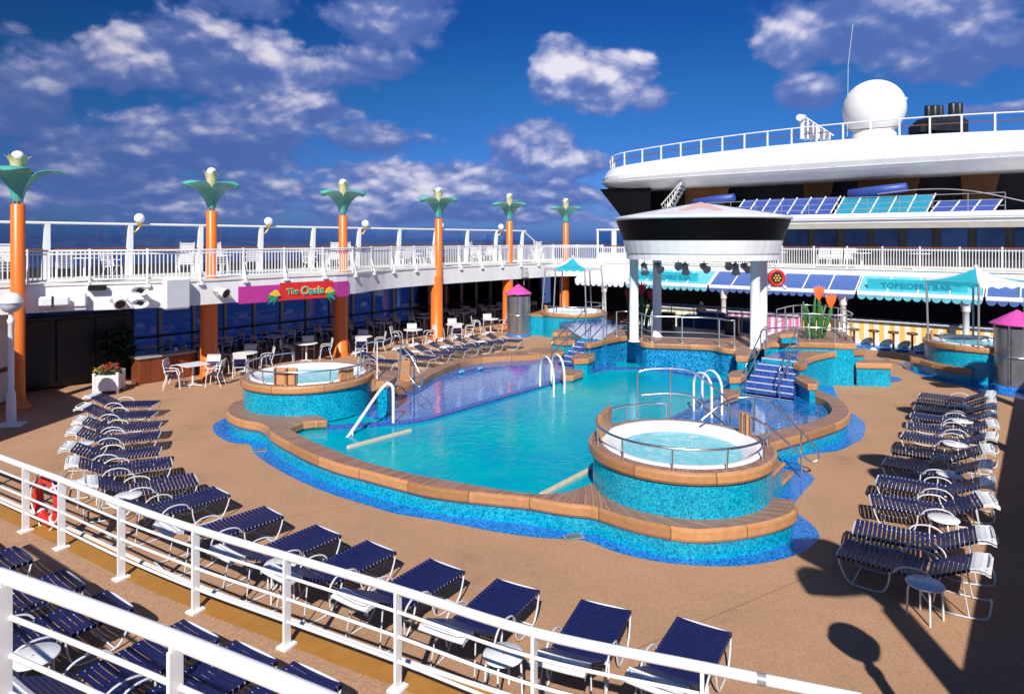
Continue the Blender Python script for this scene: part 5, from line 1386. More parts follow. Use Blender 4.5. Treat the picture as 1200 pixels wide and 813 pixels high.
for i, u in enumerate((1001, 1024, 1047, 1069, 1092, 1113, 1156)):
    loc = US(u, 34.2, 0.0); lab = 'brown topped bar stool at the striped counter, ' + ORD[i] + ' from the left'
    if sto is None:
        sto = thing('bar_stool', lab, 'bar stool', loc, group='stools at the striped bar')
        mb = MB(); mb.lathe([(.02, .80), (.20, .80), (.23, .83), (.23, .87), (.2, .895), (.01, .90)], (0, 0, 0), 20); mb.build('seat', 'stool_seat', sto)
        mb = MB(); mb.lathe([(.05, .1), (.045, .80)], (0, 0, 0), 12); mb.build('post', 'stool_seat', sto)
        mb = MB(); mb.lathe([(.16, .0), (.16, .03), (.05, .12)], (0, 0, 0), 16); mb.build('base', 'white_gloss', sto)
    else: dup(sto, loc, .3 * i, lab)

# house: slab, windows, dark recess, visor
t = thing('forward_house', 'forward deckhouse with dark slanted front under a great white visor', 'deckhouse', W(41, -8, DZ))
TL, TRr = -22.9, 9.0
def arcline(s, t0, t1, bul=0.0, n=40, rnd=0.0):
    out = []
    for k in range(n + 1):
        f = k / n; tt = t0 + (t1 - t0) * f
        ds = bul * (1 - ((tt + 8) / 18.0) ** 2)
        if rnd > 0:
            e = tt - t0
            if e < rnd: ds += rnd * (1 - math.sqrt(max(0, 1 - (1 - e / rnd) ** 2)))
        out.append(W(s + ds, tt))
    return out
# first level: dark wall with blue windows
mb = MB(); mb.wall([off(t, p) for p in (W(44, TL), W(41.5, TL + .4), W(41.5, TRr))], -.0 + 0.0, 2.1, 0)
mb.build('lower_wall', 'dark_wall', t)
for k in range(18):
    a = -19.8 + 1.55 * k
    mb = MB(); mb.box(off(t, W(41.42, a + .62, DZ + 1.35)), (.06, 1.16, 1.25), AX); mb.build('window', 'house_glass', t)
def band(name, l0, z0, l1, z1, mat, thing_=t, smooth=True):
    mb = MB(); mb.grid([[off(thing_, Vector((p.x, p.y, z0))) for p in l0], [off(thing_, Vector((p.x, p.y, z1))) for p in l1]], 0, smooth=smooth); return mb.build(name, mat, thing_)
# balcony slab
L0 = arcline(39.6, TL, TRr, .0, rnd=1.2); L1 = arcline(40.0, TL, TRr, 0, rnd=1.2)
mb = MB()
rows = [[off(t, Vector((p.x, p.y, z))) for p in l] for l, z in ((arcline(42.5, TL, TRr), 5.62), (arcline(40.5, TL + .3, TRr, rnd=1.2), 5.62), (L1, 5.80), (L0, 5.90), (L0, 6.10), (L1, 6.14), (L1, 6.42), (arcline(44, TL, TRr), 6.44))]
mb.grid(rows, 0, smooth=False); mb.build('balcony_slab', 'white_paint', t)
mb = MB(); ln = [off(t, p + Vector((0, 0, 6.16))) for p in arcline(39.45, TL, TRr, rnd=1.2)]; mb.tube(ln, .05, 6); mb.build('pipe_rail', 'pale_grey', t)
mb = MB(); 
for dz in (0.25, .55, .88): mb.tube([off(t, p + Vector((0, 0, 6.42 + dz))) for p in arcline(40.3, -16.5, -1.5)], .022, 6)
for k in range(11): mb.tube([off(t, W(40.3, -16.5 + 1.5 * k, 6.42)), off(t, W(40.3, -16.5 + 1.5 * k, 7.3))], .02, 6)
mb.tube([off(t, p) for p in smooth_path([W(40.3, -7, 7.45), W(40.25, -5, 7.6), W(40.2, -3, 7.45), W(40.2, -1, 6.9), W(40.2, .2, 6.5)], 5)], .03, 6)
mb.build('balcony_rail', 'grey_metal', t)
# recess back wall, slanted dark side, ceiling
mb = MB(); mb.wall([off(t, p) for p in (W(47.2, -25.6), W(46.5, TRr))], 6.43 - DZ, 8.9 - DZ, 0); mb.build('recess_wall', 'dark_wall', t)
mb = MB()
q = [W(46.5, TL + .2, 6.42), W(40.8, TL + .2, 6.42), W(42.7, -25.7, 8.72), W(48, -25.7, 8.72)]
mb.face([off(t, p) for p in q], 0); mb.face([off(t, p + W(0.05, .08)) for p in reversed(q)], 0)
q = [W(40.8, TL + .2, 6.42), W(40.9, TL + 2.2, 6.42), W(42.8, -21.6, 8.72), W(42.7, -25.7, 8.72)]
mb.face([off(t, p) for p in q], 0)
# the glazing below the balcony that slants in to the deck
q = [W(40.8, TL + .2, 6.42), W(44, TL + .2, 6.42), W(44, TL + 1.5, DZ), W(41.5, TL + 1.5, DZ)]
mb.face([off(t, p) for p in q], 0); mb.build('slanted_side', 'black_band', t)
mb = MB()
for t0, t1, s in ((-20.0, -17.4, 45.0), (-8.9, -6.2, 45.6), (-3.6, -2.4, 45.8), (-12.2, -11, 46)):
    mb = MB(); q = [W(s, t0, 6.43), W(s, t1, 6.43), W(s + .3, t1 + .5, 8.85), W(s + .3, t0 - .2, 8.85)]
    mb.face([off(t, p) for p in q], 0)
    mb.build('brown_wall_panel', 'brown_panel', t)
# visor
VL, VR = -26.3, 9.5
def V(s, b=1.6): return arcline(s, VL, VR, b * 0, n=70, rnd=3.4)
mb = MB()
secs = [(47.5, 8.72, .6), (42.9, 8.60, .35), (42.75, 8.64, .3), (42.5, 8.78, .2), (42.2, 9.02, .1), (42.05, 9.20, 0), (41.9, 9.55, 0), (41.85, 9.95, 0), (41.95, 10.0, 0), (42.1, 10.6, 0.1), (42.3, 10.9, .2), (42.6, 10.98, .4), (47.5, 11.0, 1.8)]
rows = []
def camber(p, z):
    tt = p.x * CA - p.y * SA
    return z - (0.13 + 0.62 * ((tt + 10.7) / 14.0) ** 2) * max(0.0, (z - 8.75) / 2.25)
for s, z, i_ in secs: rows.append([off(t, Vector((p.x, p.y, camber(p, z)))) for p in arcline(s, VL + i_, VR, n=70, rnd=3.2)])
mb.grid(rows, 0, smooth=False); mb.build('visor', 'white_paint', t)
mb = MB(); mb.tube([off(t, p + Vector((0, 0, 9.16))) for p in arcline(41.80, VL - .1, VR, n=70, rnd=3.3)], .05, 6)
for k in range(3, 70, 5):
    p = arcline(41.72, VL - .15, VR, n=70, rnd=3.3)[k]; mb.tube([off(t, p + Vector((0, 0, 9.26))), off(t, p + W(.4, 0, 9.26))], .035, 6)
mb.build('pipe_rail', 'pale_grey', t)
tr = thing('visor_railing', 'thin white railing following the top edge of the great white visor', 'railing', W(43, VL + .6, 11))
rl = arcline(42.55, VL + .15, VR, n=70, rnd=3.1)
for dz, mt, rr in ((.90, 'white_gloss', .04), (.48, 'sill_brown', .028)):
    mb = MB(); mb.tube([off(tr, p + Vector((0, 0, camber(p, 11) + dz))) for p in rl], rr, 6); mb.build('bar', mt, tr)
rp = resample(rl, 27)
for p in rp:
    mb = MB(); mb.box(off(tr, p + Vector((0, 0, camber(p, 11) + .43))), (.07, .09, .94), AX); mb.build('post', 'white_gloss', tr)
# awnings, boxes and stairs on the balcony
def sunroof(label, t0, t1, z0, z1, s0, s1, mat, n):
    t = thing('balcony_awning', label, 'awning', W(s0, (t0 + t1) / 2, z0))
    mb = MB()
    q = [off(t, W(s0, t0 - .0, z0)), off(t, W(s0, t1, z0)), off(t, W(s1, t1 + .3, z1)), off(t, W(s1, t0 + .3, z1))]
    up = Vector((0, 0, .03)); mb.face(q, 0); mb.face([x - up for x in reversed(q)], 0)
    mb.build('cloth', mat, t)
    mb = MB()
    for k in range(n + 1):
        f = k / n; a = t0 + (t1 - t0) * f; mb.tube([off(t, W(s0 - .02, a, z0 + .03)), off(t, W(s1, a + .3, z1 + .03))], .04, 6)
    mb.build('rib', 'white_gloss', t); return t
sunroof('dark blue ribbed awning on the balcony under the visor, right of the pavilion roof', -15.2, -9.6, 6.5, 7.5, 41.4, 42.4, 'blue_panel', 7)
sunroof('turquoise ribbed awning on the balcony under the visor', -9.4, -4.9, 6.45, 7.45, 41.4, 42.4, 'turq_deep', 5)
sunroof('small dark blue awning at the right end of the balcony under the visor', -4.7, -2.0, 6.45, 7.05, 41.4, 42.4, 'blue_panel', 3)
for lab, t0, t1, z, s in (('long rolled blue cover on the balcony above the pavilion roof', -18.2, -15.4, 7.55, 42.2), ('rolled dark blue cover over the turquoise balcony awning', -8.9, -5.9, 7.75, 42.4)):
    t2 = thing('rolled_cover', lab, 'awning cover', W(s, (t0 + t1) / 2, z))
    mb = MB(); a = off(t2, W(s, t0, z - .12)); b = off(t2, W(s - .2, t1, z + .12)); mb.tube([a, a * .98, a * .5 + b * .5, b * .98, b], .25, 12, rads=[.18, .26, .28, .26, .18]); mb.build('roll', 'blue_panel', t2)
    mb = MB()
    for f in (.15, .5, .85): c = a * (1 - f) + b * f; mb.tube([c, c - Vector((0, 0, z - 6.45))], .03, 6)
    mb.build('leg', 'dark_metal', t2)
t2 = thing('stairs', 'steep white stair with railings in the dark recess left of the balcony awnings', 'stairs', W(43, -20, 6.43))
mb = MB()
for k in range(10): mb.box(off(t2, W(43 - .05 * k, -20.6 + .17 * k, 6.55 + .24 * k)), (.8, .22, .05), AX)
mb.build('tread', 'pale_grey', t2)
mb = MB()
for ds in (-.42, .42):
    for dz in (0, .9): mb.tube([off(t2, W(43 + ds, -20.7, 6.5 + dz)), off(t2, W(42.5 + ds, -19.0, 8.8 + dz * .1))], .05, 6)
    for k in range(8): mb.tube([off(t2, W(43 + ds - .05 * k, -20.6 + .2 * k, 6.5 + .27 * k)), off(t2, W(43 + ds - .05 * k, -20.6 + .2 * k, 7.3 + .2 * k))], .025, 6)
mb.build('railing', 'white_gloss', t2)
# radome, stacks, light mast, antennas
p = PY(1024, 128, 42.0)
t2 = thing('radome', 'big white satellite dome on top of the visor deck', 'radome', Vector((p.x, p.y, 11.0)))
mb = MB(); r = 1.80; zc = p.z - 11.0
prof = [(1.25, 0.0), (1.25, max(.1, zc - 1.62))] + [(r * math.sin(a), zc - r * math.cos(a)) for a in [math.radians(38 + 142 * k / 22) for k in range(23)]]
mb.lathe(prof, (0, 0, 0), 48); mb.build('dome', 'radome_white', t2)
mb = MB(); mb.lathe([(1.30, 0), (1.30, .12)], (0, 0, 0), 40); mb.box((r * .8, -r * .55, zc + .45), (.16, .1, .16), .6); mb.build('flange', 'pale_grey', t2)
def PV(u, v, y): return PY(u, v, y)
t2 = thing('funnel_stack', 'cluster of dark exhaust pipes beyond the visor railing, right of the white dome', 'funnel', PY(1102, 158, 52))
mb = MB(); b = t2.location
mb.box((0, 0, .55), (3.4, 2.2, 1.3), .2, bevel=.25); mb.box((-1.5, 0, .35), (1.2, 1.6, .9), .2, bevel=.2); mb.build('casing', 'dark_metal', t2)
for x, w in ((-.95, .26), (-.45, .28), (.0, .22), (.95, .30), (1.45, .27)):
    mb = MB(); mb.lathe([(w, 1.0), (w, 2.15 + .2 * (x > .5)), (w * .85, 2.25 + .2 * (x > .5)), (w * .6, 2.2)], (x, 0, 0), 14); mb.build('pipe', 'dark_metal', t2)
t2 = thing('searchlight_post', 'white searchlight on a post with a sloping ladder on the visor deck', 'searchlight', PY(940, 163, 40.5))
mb = MB(); mb.lathe([(.14, 0), (.12, 1.0)], (0, 0, 0), 12); mb.build('post', 'white_gloss', t2)
mb = MB(); mb.tube([(-.3, -.3, 1.25), (-.2, -.2, 1.25), (.15, .1, 1.3), (.2, .14, 1.3)], .2, 12, rads=[.2, .22, .2, .1]); mb.box((0, 0, 1.1), (.3, .2, .25), 0, bevel=.03); mb.build('lamp', 'white_gloss', t2)
mb = MB()
for dy in (0, .5):
    mb.tube([(.15, dy, 1.35), (1.9, dy, .2)], .04, 6)
for k in range(5): mb.box((.35 + .33 * k, .25, .6 - .1 * k), (.08, .5, 1.25 - .2 * k), 0)
mb.build('ladder', 'white_gloss', t2)
t2 = thing('wire_antenna', 'thin white whip antenna left of the white dome', 'antenna', PY(993, 160, 42))
mb = MB(); mb.tube([(0, 0, 0), (.05, 0, 4.5), (.35, 0, 7.0)], .018, 6); mb.build('whip', 'pale_grey', t2)

# ------------------------------------------------------------------ far hot tubs with canopies, showers
def canopy(label, c, r, ze, za, rot, rb, zb):
    t = thing('tub_canopy', label, 'canopy', c)
    n = 6
    for k in range(n):
        mb = MB(); a0 = rot + 2 * math.pi * k / n; a1 = rot + 2 * math.pi * (k + 1) / n
        p0 = Vector((r * math.cos(a0), r * math.sin(a0), ze)); p1 = Vector((r * math.cos(a1), r * math.sin(a1), ze)); ap = Vector((0, 0, za))
        rows = []
        for i in range(6):
            f = i / 5; row = []
            for j in range(9):
                e = p0.lerp(p1, j / 8); q = ap.lerp(e, f); q.z -= .10 * math.sin(math.pi * f) + .0
                row.append(q)
            rows.append(row)
        val = []
        for j in range(9):
            e = p0.lerp(p1, j / 8); val.append(Vector((e.x, e.y, ze - (.20 if j % 2 else .12))))
        rows.append(val)
        mb.grid(rows, 0, smooth=False); mb.build('cloth_panel', 'turq_cloth' if k % 2 else 'white_cloth', t)
    for k in range(n):
        mb = MB(); a0 = rot + 2 * math.pi * k / n
        mb.tube([(r * .99 * math.cos(a0), r * .99 * math.sin(a0), ze - .03), (rb * math.cos(a0), rb * math.sin(a0), zb)], .035, 8); mb.build('pole', 'grey_metal', t)
    mb = MB(); mb.sphere((0, 0, za + .05), .08, 10); mb.build('finial', 'white_gloss', t)
    return t
cp = W(29.7, -19.5); cs_ = Vector((17.3, 24.7, 0))
def sq(p): return (p.x * SA + p.y * CA, p.x * CA - p.y * SA + 10.73)
a_, b_ = sq(cp); hot_tub('far hot tub under a turquoise and white canopy beside the port shower', a_, b_, 1.78, 1.72, 1.5, 1.26, 0.0, [(R(-150), R(60), 6)], [(R(190), .4, .3)])
a_, b_ = sq(cs_); hot_tub('hot tub under a turquoise canopy at the right border by the starboard shower', a_, b_, 1.85, 1.78, 1.56, 1.26, 0.0, [(R(-170), R(0), 6)], [(R(150), .4, .3)])
canopy('turquoise and white canopy on six steel poles over the far port hot tub', cp, 1.50, 3.56, 4.05, R(-72), 1.66, 1.25)
canopy('turquoise and white canopy on six dark poles over the starboard hot tub', cs_ + Vector((-.2, 0, 0)), 1.80, 3.50, 3.95, R(-62) - R(60), 1.72, 1.25)
block('tub_landing', 'low mosaic landing between the far port hot tub and the steel shower', 'landing', None, 1.10, 0.0, th=.1, world=[W(28.0, -21.3), W(28.2, -20.3), W(30.5, -20.6), W(30.8, -22.0)])
# low curved bench with apron strip before the starboard tub
cb = [(1066, 416.5), (1080, 418), (1093, 422.2), (1115, 426.6), (1139, 430.8), (1139.5, 433), (1114, 429.5), (1092, 425.2), (1078, 421), (1067, 419)]
block('curved_bench', 'low curved teak bench in front of the starboard hot tub', 'bench', cb, 0.52, 0.0, ins=0.10)
mb = MB(); mb.poly(smooth_path([P(u, v, z4) for u, v in ((1060, 424), (1058, 428), (1064, 433.5), (1080, 440), (1110, 448), (1140, 455), (1165, 461), (1200, 468), (1230, 474), (1260, 465), (1230, 430), (1150, 420))], 4, True), z4, 0); struct(mb.build('mosaic_apron', 'mosaic_blue'))
def shower(label, loc, h=2.08):
    t = thing('shower_cabin', label, 'shower', loc)
    mb = MB()
    for k in range(4):
        a0 = R(90 * k + 4) - R(95); a1 = R(90 * k + 86) - R(95)
        rows = [[Vector((.58 * math.cos(a0 + (a1 - a0) * j / 10), .58 * math.sin(a0 + (a1 - a0) * j / 10), z)) for j in range(11)] for z in (.12, h)]
        mb.grid(rows, 0)
    mb.build('steel_panel', 'steel_sheet', t)
    mb = MB()
    for k in range(4):
        a = R(90 * k) - R(95); mb.tube([(.59 * math.cos(a), .59 * math.sin(a), 0), (.59 * math.cos(a), .59 * math.sin(a), h + .12)], .028, 8)
    mb.tube([(.61 * math.cos(x), .61 * math.sin(x), 1.12) for x in [2 * math.pi * j / 30 for j in range(30)]], .02, 6, closed=True); mb.build('frame', 'chrome', t)
    mb = MB(); mb.lathe([(.66, 0), (.66, .09), (.60, .12), (.01, .12)], (0, 0, 0), 28); mb.build('tray', 'mosaic_blue', t)
    mb = MB(); mb.lathe([(.68, h + .10), (.70, h + .13), (.68, h + .16), (.012, h + .62)], (0, 0, 0), 10); mb.lathe([(.68, h + .10), (.01, h + .12)], (0, 0, 0), 10); mb.build('roof', 'magenta', t); return t
s1 = shower('round steel shower cabin with a magenta cone roof beside the far port hot tub', Vector((7.5 / 785 * 34.9, 34.9, 0)))
dup(s1, Vector(((1192 - 600) / 785 * 22.6, 22.6, 0)), R(40), 'round steel shower cabin with a magenta cone roof at the right border', (1.12, 1.12, .98))
# ------------------------------------------------------------------ sun loungers
# x runs from the head (0) to the foot (1.92); strap webbing lies across
def make_lounger(t):
    w = .31; zs = .37; hx = .80; ex = 1.90; ba = R(27); tw = 'tube_white'
    bx = lambda d: hx - d * math.cos(ba); bz = lambda d: zs + d * math.sin(ba)
    mb = MB()
    fr = [(hx - .02, -w, zs), (1.3, -w, zs), (ex - .10, -w, zs), (ex - .01, -w + .03, zs), (ex + .02, -w + .10, zs), (ex + .02, w - .10, zs), (ex - .01, w - .03, zs), (ex - .10, w, zs), (1.3, w, zs), (hx - .02, w, zs)]
    mb.tube(smooth_path(fr, 3), .0135, 8)
    bk = [(hx, -w + .035, zs), (bx(.6), -w + .035, bz(.6)), (bx(.72), -w + .05, bz(.70)), (bx(.80), -w + .09, bz(.73)), (bx(.80), w - .09, bz(.73)), (bx(.72), w - .05, bz(.70)), (bx(.6), w - .035, bz(.6)), (hx, w - .035, zs)]
    mb.tube(smooth_path(bk, 3), .0125, 8)
    mb.build('frame', tw, t)
    mb = MB()
    ft = []
    half = [(ex - .005, w + .004, zs + .005), (ex - .05, w + .01, .22), (ex - .14, w + .01, .06), (ex - .26, w + .01, .016), (ex - .50, w + .01, .016), (ex - .60, w + .01, .05), (ex - .66, w + .006, .18), (ex - .68, w + .002, zs)]
    for sy in (-1, 1): mb.tube(smooth_path([(x, sy * y, z) for x, y, z in half], 4), .0125, 8)
    mb.tube([(ex - .20, -w, .03), (ex - .20, w, .03)], .011, 6); mb.build('leg', tw, t)
    mb = MB()
    half = [(hx + .12, w, zs), (hx + .04, w + .015, .18), (hx - .12, w + .015, .03), (hx - .42, w + .012, .016), (hx - .66, w - .01, .04), (hx - .72, w - .08, .09)]
    lp_ = [(x, -y, z) for x, y, z in half] + [(x, y, z) for x, y, z in reversed(half)]
    mb.tube(smooth_path(lp_, 4), .0125, 8)
    for sy in (-1, 1): mb.tube([(bx(.45), sy * (w - .05), bz(.45)), (hx - .50, sy * (w - .01), .025)], .010, 6)
    mb.build('leg', tw, t)
    for sy in (-1, 1):
        mb = MB(); mb.tube(smooth_path([(hx - .10, sy * (w + .02), .10), (hx - .12, sy * (w + .035), zs - .02), (hx - .02, sy * (w + .04), zs + .10), (hx + .14, sy * (w + .04), zs + .125), (hx + .30, sy * (w + .035), zs + .08), (hx + .38, sy * (w + .015), zs - .02)], 4), .0125, 8); mb.build('armrest', tw, t)
    def strap(mb, x, z, a, wd, th=.006, r=w, sg_=.018):
        c, s = math.cos(a), math.sin(a); hw = wd / 2
        rows = []
        for j in range(11):
            f = (-1, -1, -.9, -.6, -.3, 0, .3, .6, .9, 1, 1)[j]
            y = r * f; sag = -sg_ * (1 - f * f) - (.036 if j in (0, 10) else 0)
            rows.append([Vector((x + px * c - pz * s, y, z + px * s + pz * c + sag)) for px, pz in ((-hw, -th), (-hw, th), (hw, th), (hw, -th))])
        mb.grid(rows, 0, closed=True, smooth=False)
    mb = MB(); n = 17
    for k in range(n): strap(mb, hx + .045 + (ex - hx - .07) * k / (n - 1), zs + .017, 0, .049, r=w + .018)
    mb.build('seat_webbing', 'navy_strap', t)
    mb = MB(); n = 9
    for k in range(n): d = .05 + .52 * k / (n - 1); strap(mb, bx(d) - .017 * math.sin(ba) * -1, bz(d) + .017, -ba, .050, r=w - .018)
    mb.build('back_webbing', 'navy_strap', t)
    mb = MB(); x, z, a = bx(.60), bz(.60) + .02, ba
    for k in range(4):
        strap(mb, x, z, -a, .056, .009, r=w - .012, sg_=.010)
        a -= R(15); x -= .060 * math.cos(a); z += .060 * math.sin(a)
    mb.build('headrest', 'white_plastic', t)
LL = 1.92; HM = Vector((.10, 0, .67))
proto = None
def lounger(label, group, head_px=None, foot_px=None, z0=0.0, world=None):
    """placed by its foot and its headrest"""
    global proto
    if world: f, ang = world
    else:
        f = P(foot_px[0], foot_px[1], z0 + .38); h = P(head_px[0], head_px[1], z0 + .66)
        d = Vector((f.x - h.x, f.y - h.y, 0)); ang = math.atan2(d.y, d.x)
    ang += R(random.uniform(-2.6, 2.6))
    e = Vector((math.cos(ang), math.sin(ang), 0)); loc = Vector((f.x, f.y, z0)) - e * 1.90
    if proto is None:
        proto = thing('sun_lounger', label, 'sun lounger', loc, ang, group); make_lounger(proto); return proto
    o = dup(proto, loc, ang, label); o['group'] = group; return o
G1 = 'loungers in the curved row beyond the white railing'
rowA = [((90, 463), (183, 472.5)), ((82, 477), (181, 484.5)), ((83, 492), (187, 497)), ((65, 507), (186, 509)), ((63, 524), (187, 527)), ((76, 542), (200, 540)), ((100, 566), (229, 560)), ((140, 590), (260, 575)),
        ((197, 620), (321, 599)), ((267, 647), (385, 621)), ((340, 670), (447, 640)), ((425, 700), (524, 662)), ((524, 737), (607, 685)), ((652, 772), (710, 709)), ((775, 802), (825, 732))]
for i, (h, f) in enumerate(rowA):
    f3 = P(f[0], f[1], .38); h3 = P(h[0], h[1], .66); d = Vector((f3.x - h3.x, f3.y - h3.y, 0))
    ang = math.atan2(d.y, d.x)
    lab = 'navy lounger in the curved port and aft row, ' + ('nearest the planter' if i == 0 else ORD[i] + ' counted from the planter') + ''
    if i == len(rowA) - 1: lab = 'navy lounger at the right end of the curved row, below the starboard hot tub'
    if i == 8: lab = 'navy lounger in the curved row, ninth from the planter, head showing through the railing'
    lounger(lab, G1, world=(f3, ang))
G2 = 'loungers in the starboard row'
rowB = [((1157, 659), (987, 641)), ((1160, 627), (1002, 617)), ((1162, 587), (1021, 585)), ((1162, 566), (1029, 561)), ((1161, 545), (1037, 540)), ((1160, 527), (1046, 526)), ((1165, 510), (1058, 509)), ((1166, 497), (1064, 498)), ((1164, 484.5), (1068, 486)), ((1164, 475.5), (1072, 477)), ((1164, 467.5), (1075, 469.5)), ((1157, 460), (1078, 462))]
for i, (h, f) in enumerate(rowB):
    lab = 'navy lounger with white headrest in the starboard row, ' + ('nearest the camera' if i == 0 else ('farthest from the camera' if i == len(rowB) - 1 else ORD[i] + ' from the near end'))
    lounger(lab, G2, h, f)
G3 = 'loungers along the port side of the pool'
rowC = [((436, 410.5), (466, 424)), ((469, 405.5), (509, 420)), ((493, 401.5), (531, 414)), ((513, 398.5), (548, 410)), ((530, 395.5), (563, 406)), ((545, 393.2), (578, 403.5)), ((559, 391), (592, 401.5)), ((573, 388.8), (611, 399.5))]
for i, (h, f) in enumerate(rowC):
    lab = 'reclined navy lounger on the port pool side, ' + ('beside the port hot tub handrails' if i == 0 else ('nearest the steel shower' if i == len(rowC) - 1 else ORD[i] + ' from the port hot tub'))
    f3 = P(f[0], f[1], .38); h3 = P(h[0], h[1], .75); d = Vector((f3.x - h3.x, f3.y - h3.y, 0))
    lounger(lab, G3, world=(f3, math.atan2(d.y, d.x)))
G4 = 'loungers on the aft terrace between the two railings'
rowD = [(-28, 628, 52), (28, 648, 52), (87, 677, 53), (141, 702, 55), (236, 737, 57), (300, 762, 59), (372, 788, 60)]
for i, (u, v, a) in enumerate(rowD):
    lounger('dark lounger on the terrace in the bottom left corner, ' + ORD[i] + ' from the left', G4, world=(P(u, v, TZ + .38), R(a)), z0=TZ)

# ------------------------------------------------------------------ side tables
stp = None
def side_table(label, u, v, z0=0.0, h=.46):
    global stp
    p = P(u, v, z0 + h); loc = Vector((p.x, p.y, z0))
    if stp is None:
        stp = thing('side_table', label, 'side table', loc, 0, 'small white tables between the loungers')
        mb = MB(); mb.lathe([(.01, .435), (.20, .435), (.225, .445), (.23, .455), (.22, .465), (.01, .468)], (0, 0, 0), 28); mb.build('table_top', 'white_plastic', stp)
        for k in range(4):
            a = math.pi / 4 + k * math.pi / 2; mb = MB(); c, s = math.cos(a), math.sin(a)
            mb.tube(smooth_path([(.12 * c, .12 * s, .43), (.19 * c, .19 * s, .40), (.205 * c, .205 * s, .30), (.215 * c, .215 * s, 0)], 3), .013, 8); mb.build('leg', 'white_plastic', stp)
        return
    dup(stp, loc, 0.5, label)
tabs = [(101, 491, 0, 'beside the third lounger from the planter'), (97, 519, 0, 'beside the fifth lounger from the planter'), (103, 562, 0, 'half hidden behind the sixth lounger from the planter'), (150, 580, 0, 'beside the eighth lounger from the planter'),
        (329, 660, 0, 'seen through the railing between loungers at the left centre'), (590, 766, 0, 'near the bottom centre seen through the railing bars'),
        (1084, 683, 0, 'nearest the camera beside the starboard row'), (1106, 607, 0, 'second from the near end of the starboard row'), (1113, 555, 0, 'third from the near end of the starboard row'), (1119, 520, 0, 'fourth from the near end of the starboard row'), (1128, 493, 0, 'fifth from the near end of the starboard row'), (1129, 475, 0, 'farthest in the starboard row'),
        (521, 406, 0, 'between port side loungers below an orange column'), (563, 400, 0, 'between port side loungers near the steel shower'), (487, 411, 0, 'between port side loungers nearest the port hot tub'), (39, 768, TZ, 'on the terrace in the bottom left corner')]
for u, v, z0, w in tabs: side_table('small round white side table ' + w, u, v, z0)

# ------------------------------------------------------------------ cafe tables and chairs
def make_chair(t):
    w = .24
    for sy in (-1, 1):
        mb = MB()
        mb.tube(smooth_path([(.26, sy * w, 0), (.22, sy * w, .40), (.16, sy * w, .60), (.0, sy * w, .645), (-.18, sy * w, .63), (-.235, sy * (w - .0), .60)], 4), .014, 6)
        mb.tube(smooth_path([(-.26, sy * w, 0), (-.14, sy * w, .38), (-.19, sy * (w - .02), .55), (-.27, sy * (w - .02), .90)], 4), .014, 6)
        mb.build('side_frame', 'white_gloss', t)
    mb = MB(); mb.tube([(-.27, -w + .02, .90), (-.27, w - .02, .90)], .014, 6); mb.build('cross_bar', 'white_gloss', t)
    for x, z in ((.21, .42), (-.13, .36)):
        mb = MB(); mb.tube([(x, -w, z), (x, w, z)], .013, 6); mb.build('cross_bar', 'white_gloss', t)
    mb = MB()
    for k in range(8): mb.box((.19 - .045 * k, 0, .425 - .006 * k), (.040, .46, .012), 0)
    mb.build('seat', 'navy_strap', t)
    mb = MB()
    for k in range(4): mb.box((-.165 - .0135 * k, 0, .50 + .05 * k), (.012, .44, .044), 0, mat=Matrix.Rotation(-.22, 4, 'Y'))
    mb.build('backrest', 'navy_strap', t)
    mb = MB()
    for k in range(4): mb.box((-.217 - .0125 * k, 0, .70 + .05 * k), (.014, .44, .045), 0, mat=Matrix.Rotation(-.22, 4, 'Y'))
    mb.build('head_band', 'white_plastic', t)
def make_table(t, square=False):
    mb = MB()
    if square: mb.box((0, 0, .735), (.80, .80, .03), 0, bevel=.012)
    else: mb.lathe([(.01, .72), (.43, .72), (.455, .728), (.455, .745), (.44, .752), (.01, .754)], (0, 0, 0), 32)
    mb.build('table_top', 'white_plastic', t)
    mb = MB(); mb.lathe([(.035, .03), (.035, .72)], (0, 0, 0), 12); mb.build('post', 'white_plastic', t)
    mb = MB()
    for k in range(4):
        a = k * math.pi / 2 + math.pi / 4; mb.tube([(0, 0, .05), (.3 * math.cos(a), .3 * math.sin(a), .018)], .018, 6)
    mb.build('base', 'white_plastic', t)
chp = tbp = None
def chair(label, loc, ang, grp):
    global chp
    if chp is None: chp = thing('cafe_chair', label, 'chair', loc, ang, grp); make_chair(chp)
    else:
        o = dup(chp, loc, ang, label); o['group'] = grp
def table(label, loc, ang, grp, square=False):
    global tbp
    if square:
        t = thing('cafe_table', label, 'table', loc, ang); make_table(t, True); return
    if tbp is None: tbp = thing('cafe_table', label, 'table', loc, ang, grp); make_table(tbp)
    else:
        o = dup(tbp, loc, ang, label); o['group'] = grp
GT = 'white cafe tables in the front row under the promenade'; GC = 'navy and white chairs at the front row of cafe tables'
front_tabs = [((287, 413), 'left of the second orange column'), ((359, 402), 'behind the port hot tub'), ((424, 394), 'right of the third orange column'), ((484, 386), 'left of the fourth orange column'), ((533, 379.5), 'right of the fourth orange column'), ((575, 373.5), 'next to the fifth orange column')]
axd = R(90) - R(38.5)
p = P(226, 426.5, .75); table('square white cafe table in the sun beside the brown counter at left', Vector((p.x, p.y, 0)), axd, None, True)
for k, (du, dv, da) in enumerate(((-.72, .12, 0), (-.50, -.42, .3), (.78, .0, math.pi), (.3, .74, -1.6))):
    chair('white banded navy chair at the square table by the counter, ' + ('left side', 'nearest the camera', 'right side', 'far side')[k], Vector((p.x + du, p.y + dv, 0)), da + .1, 'chairs at the square table')
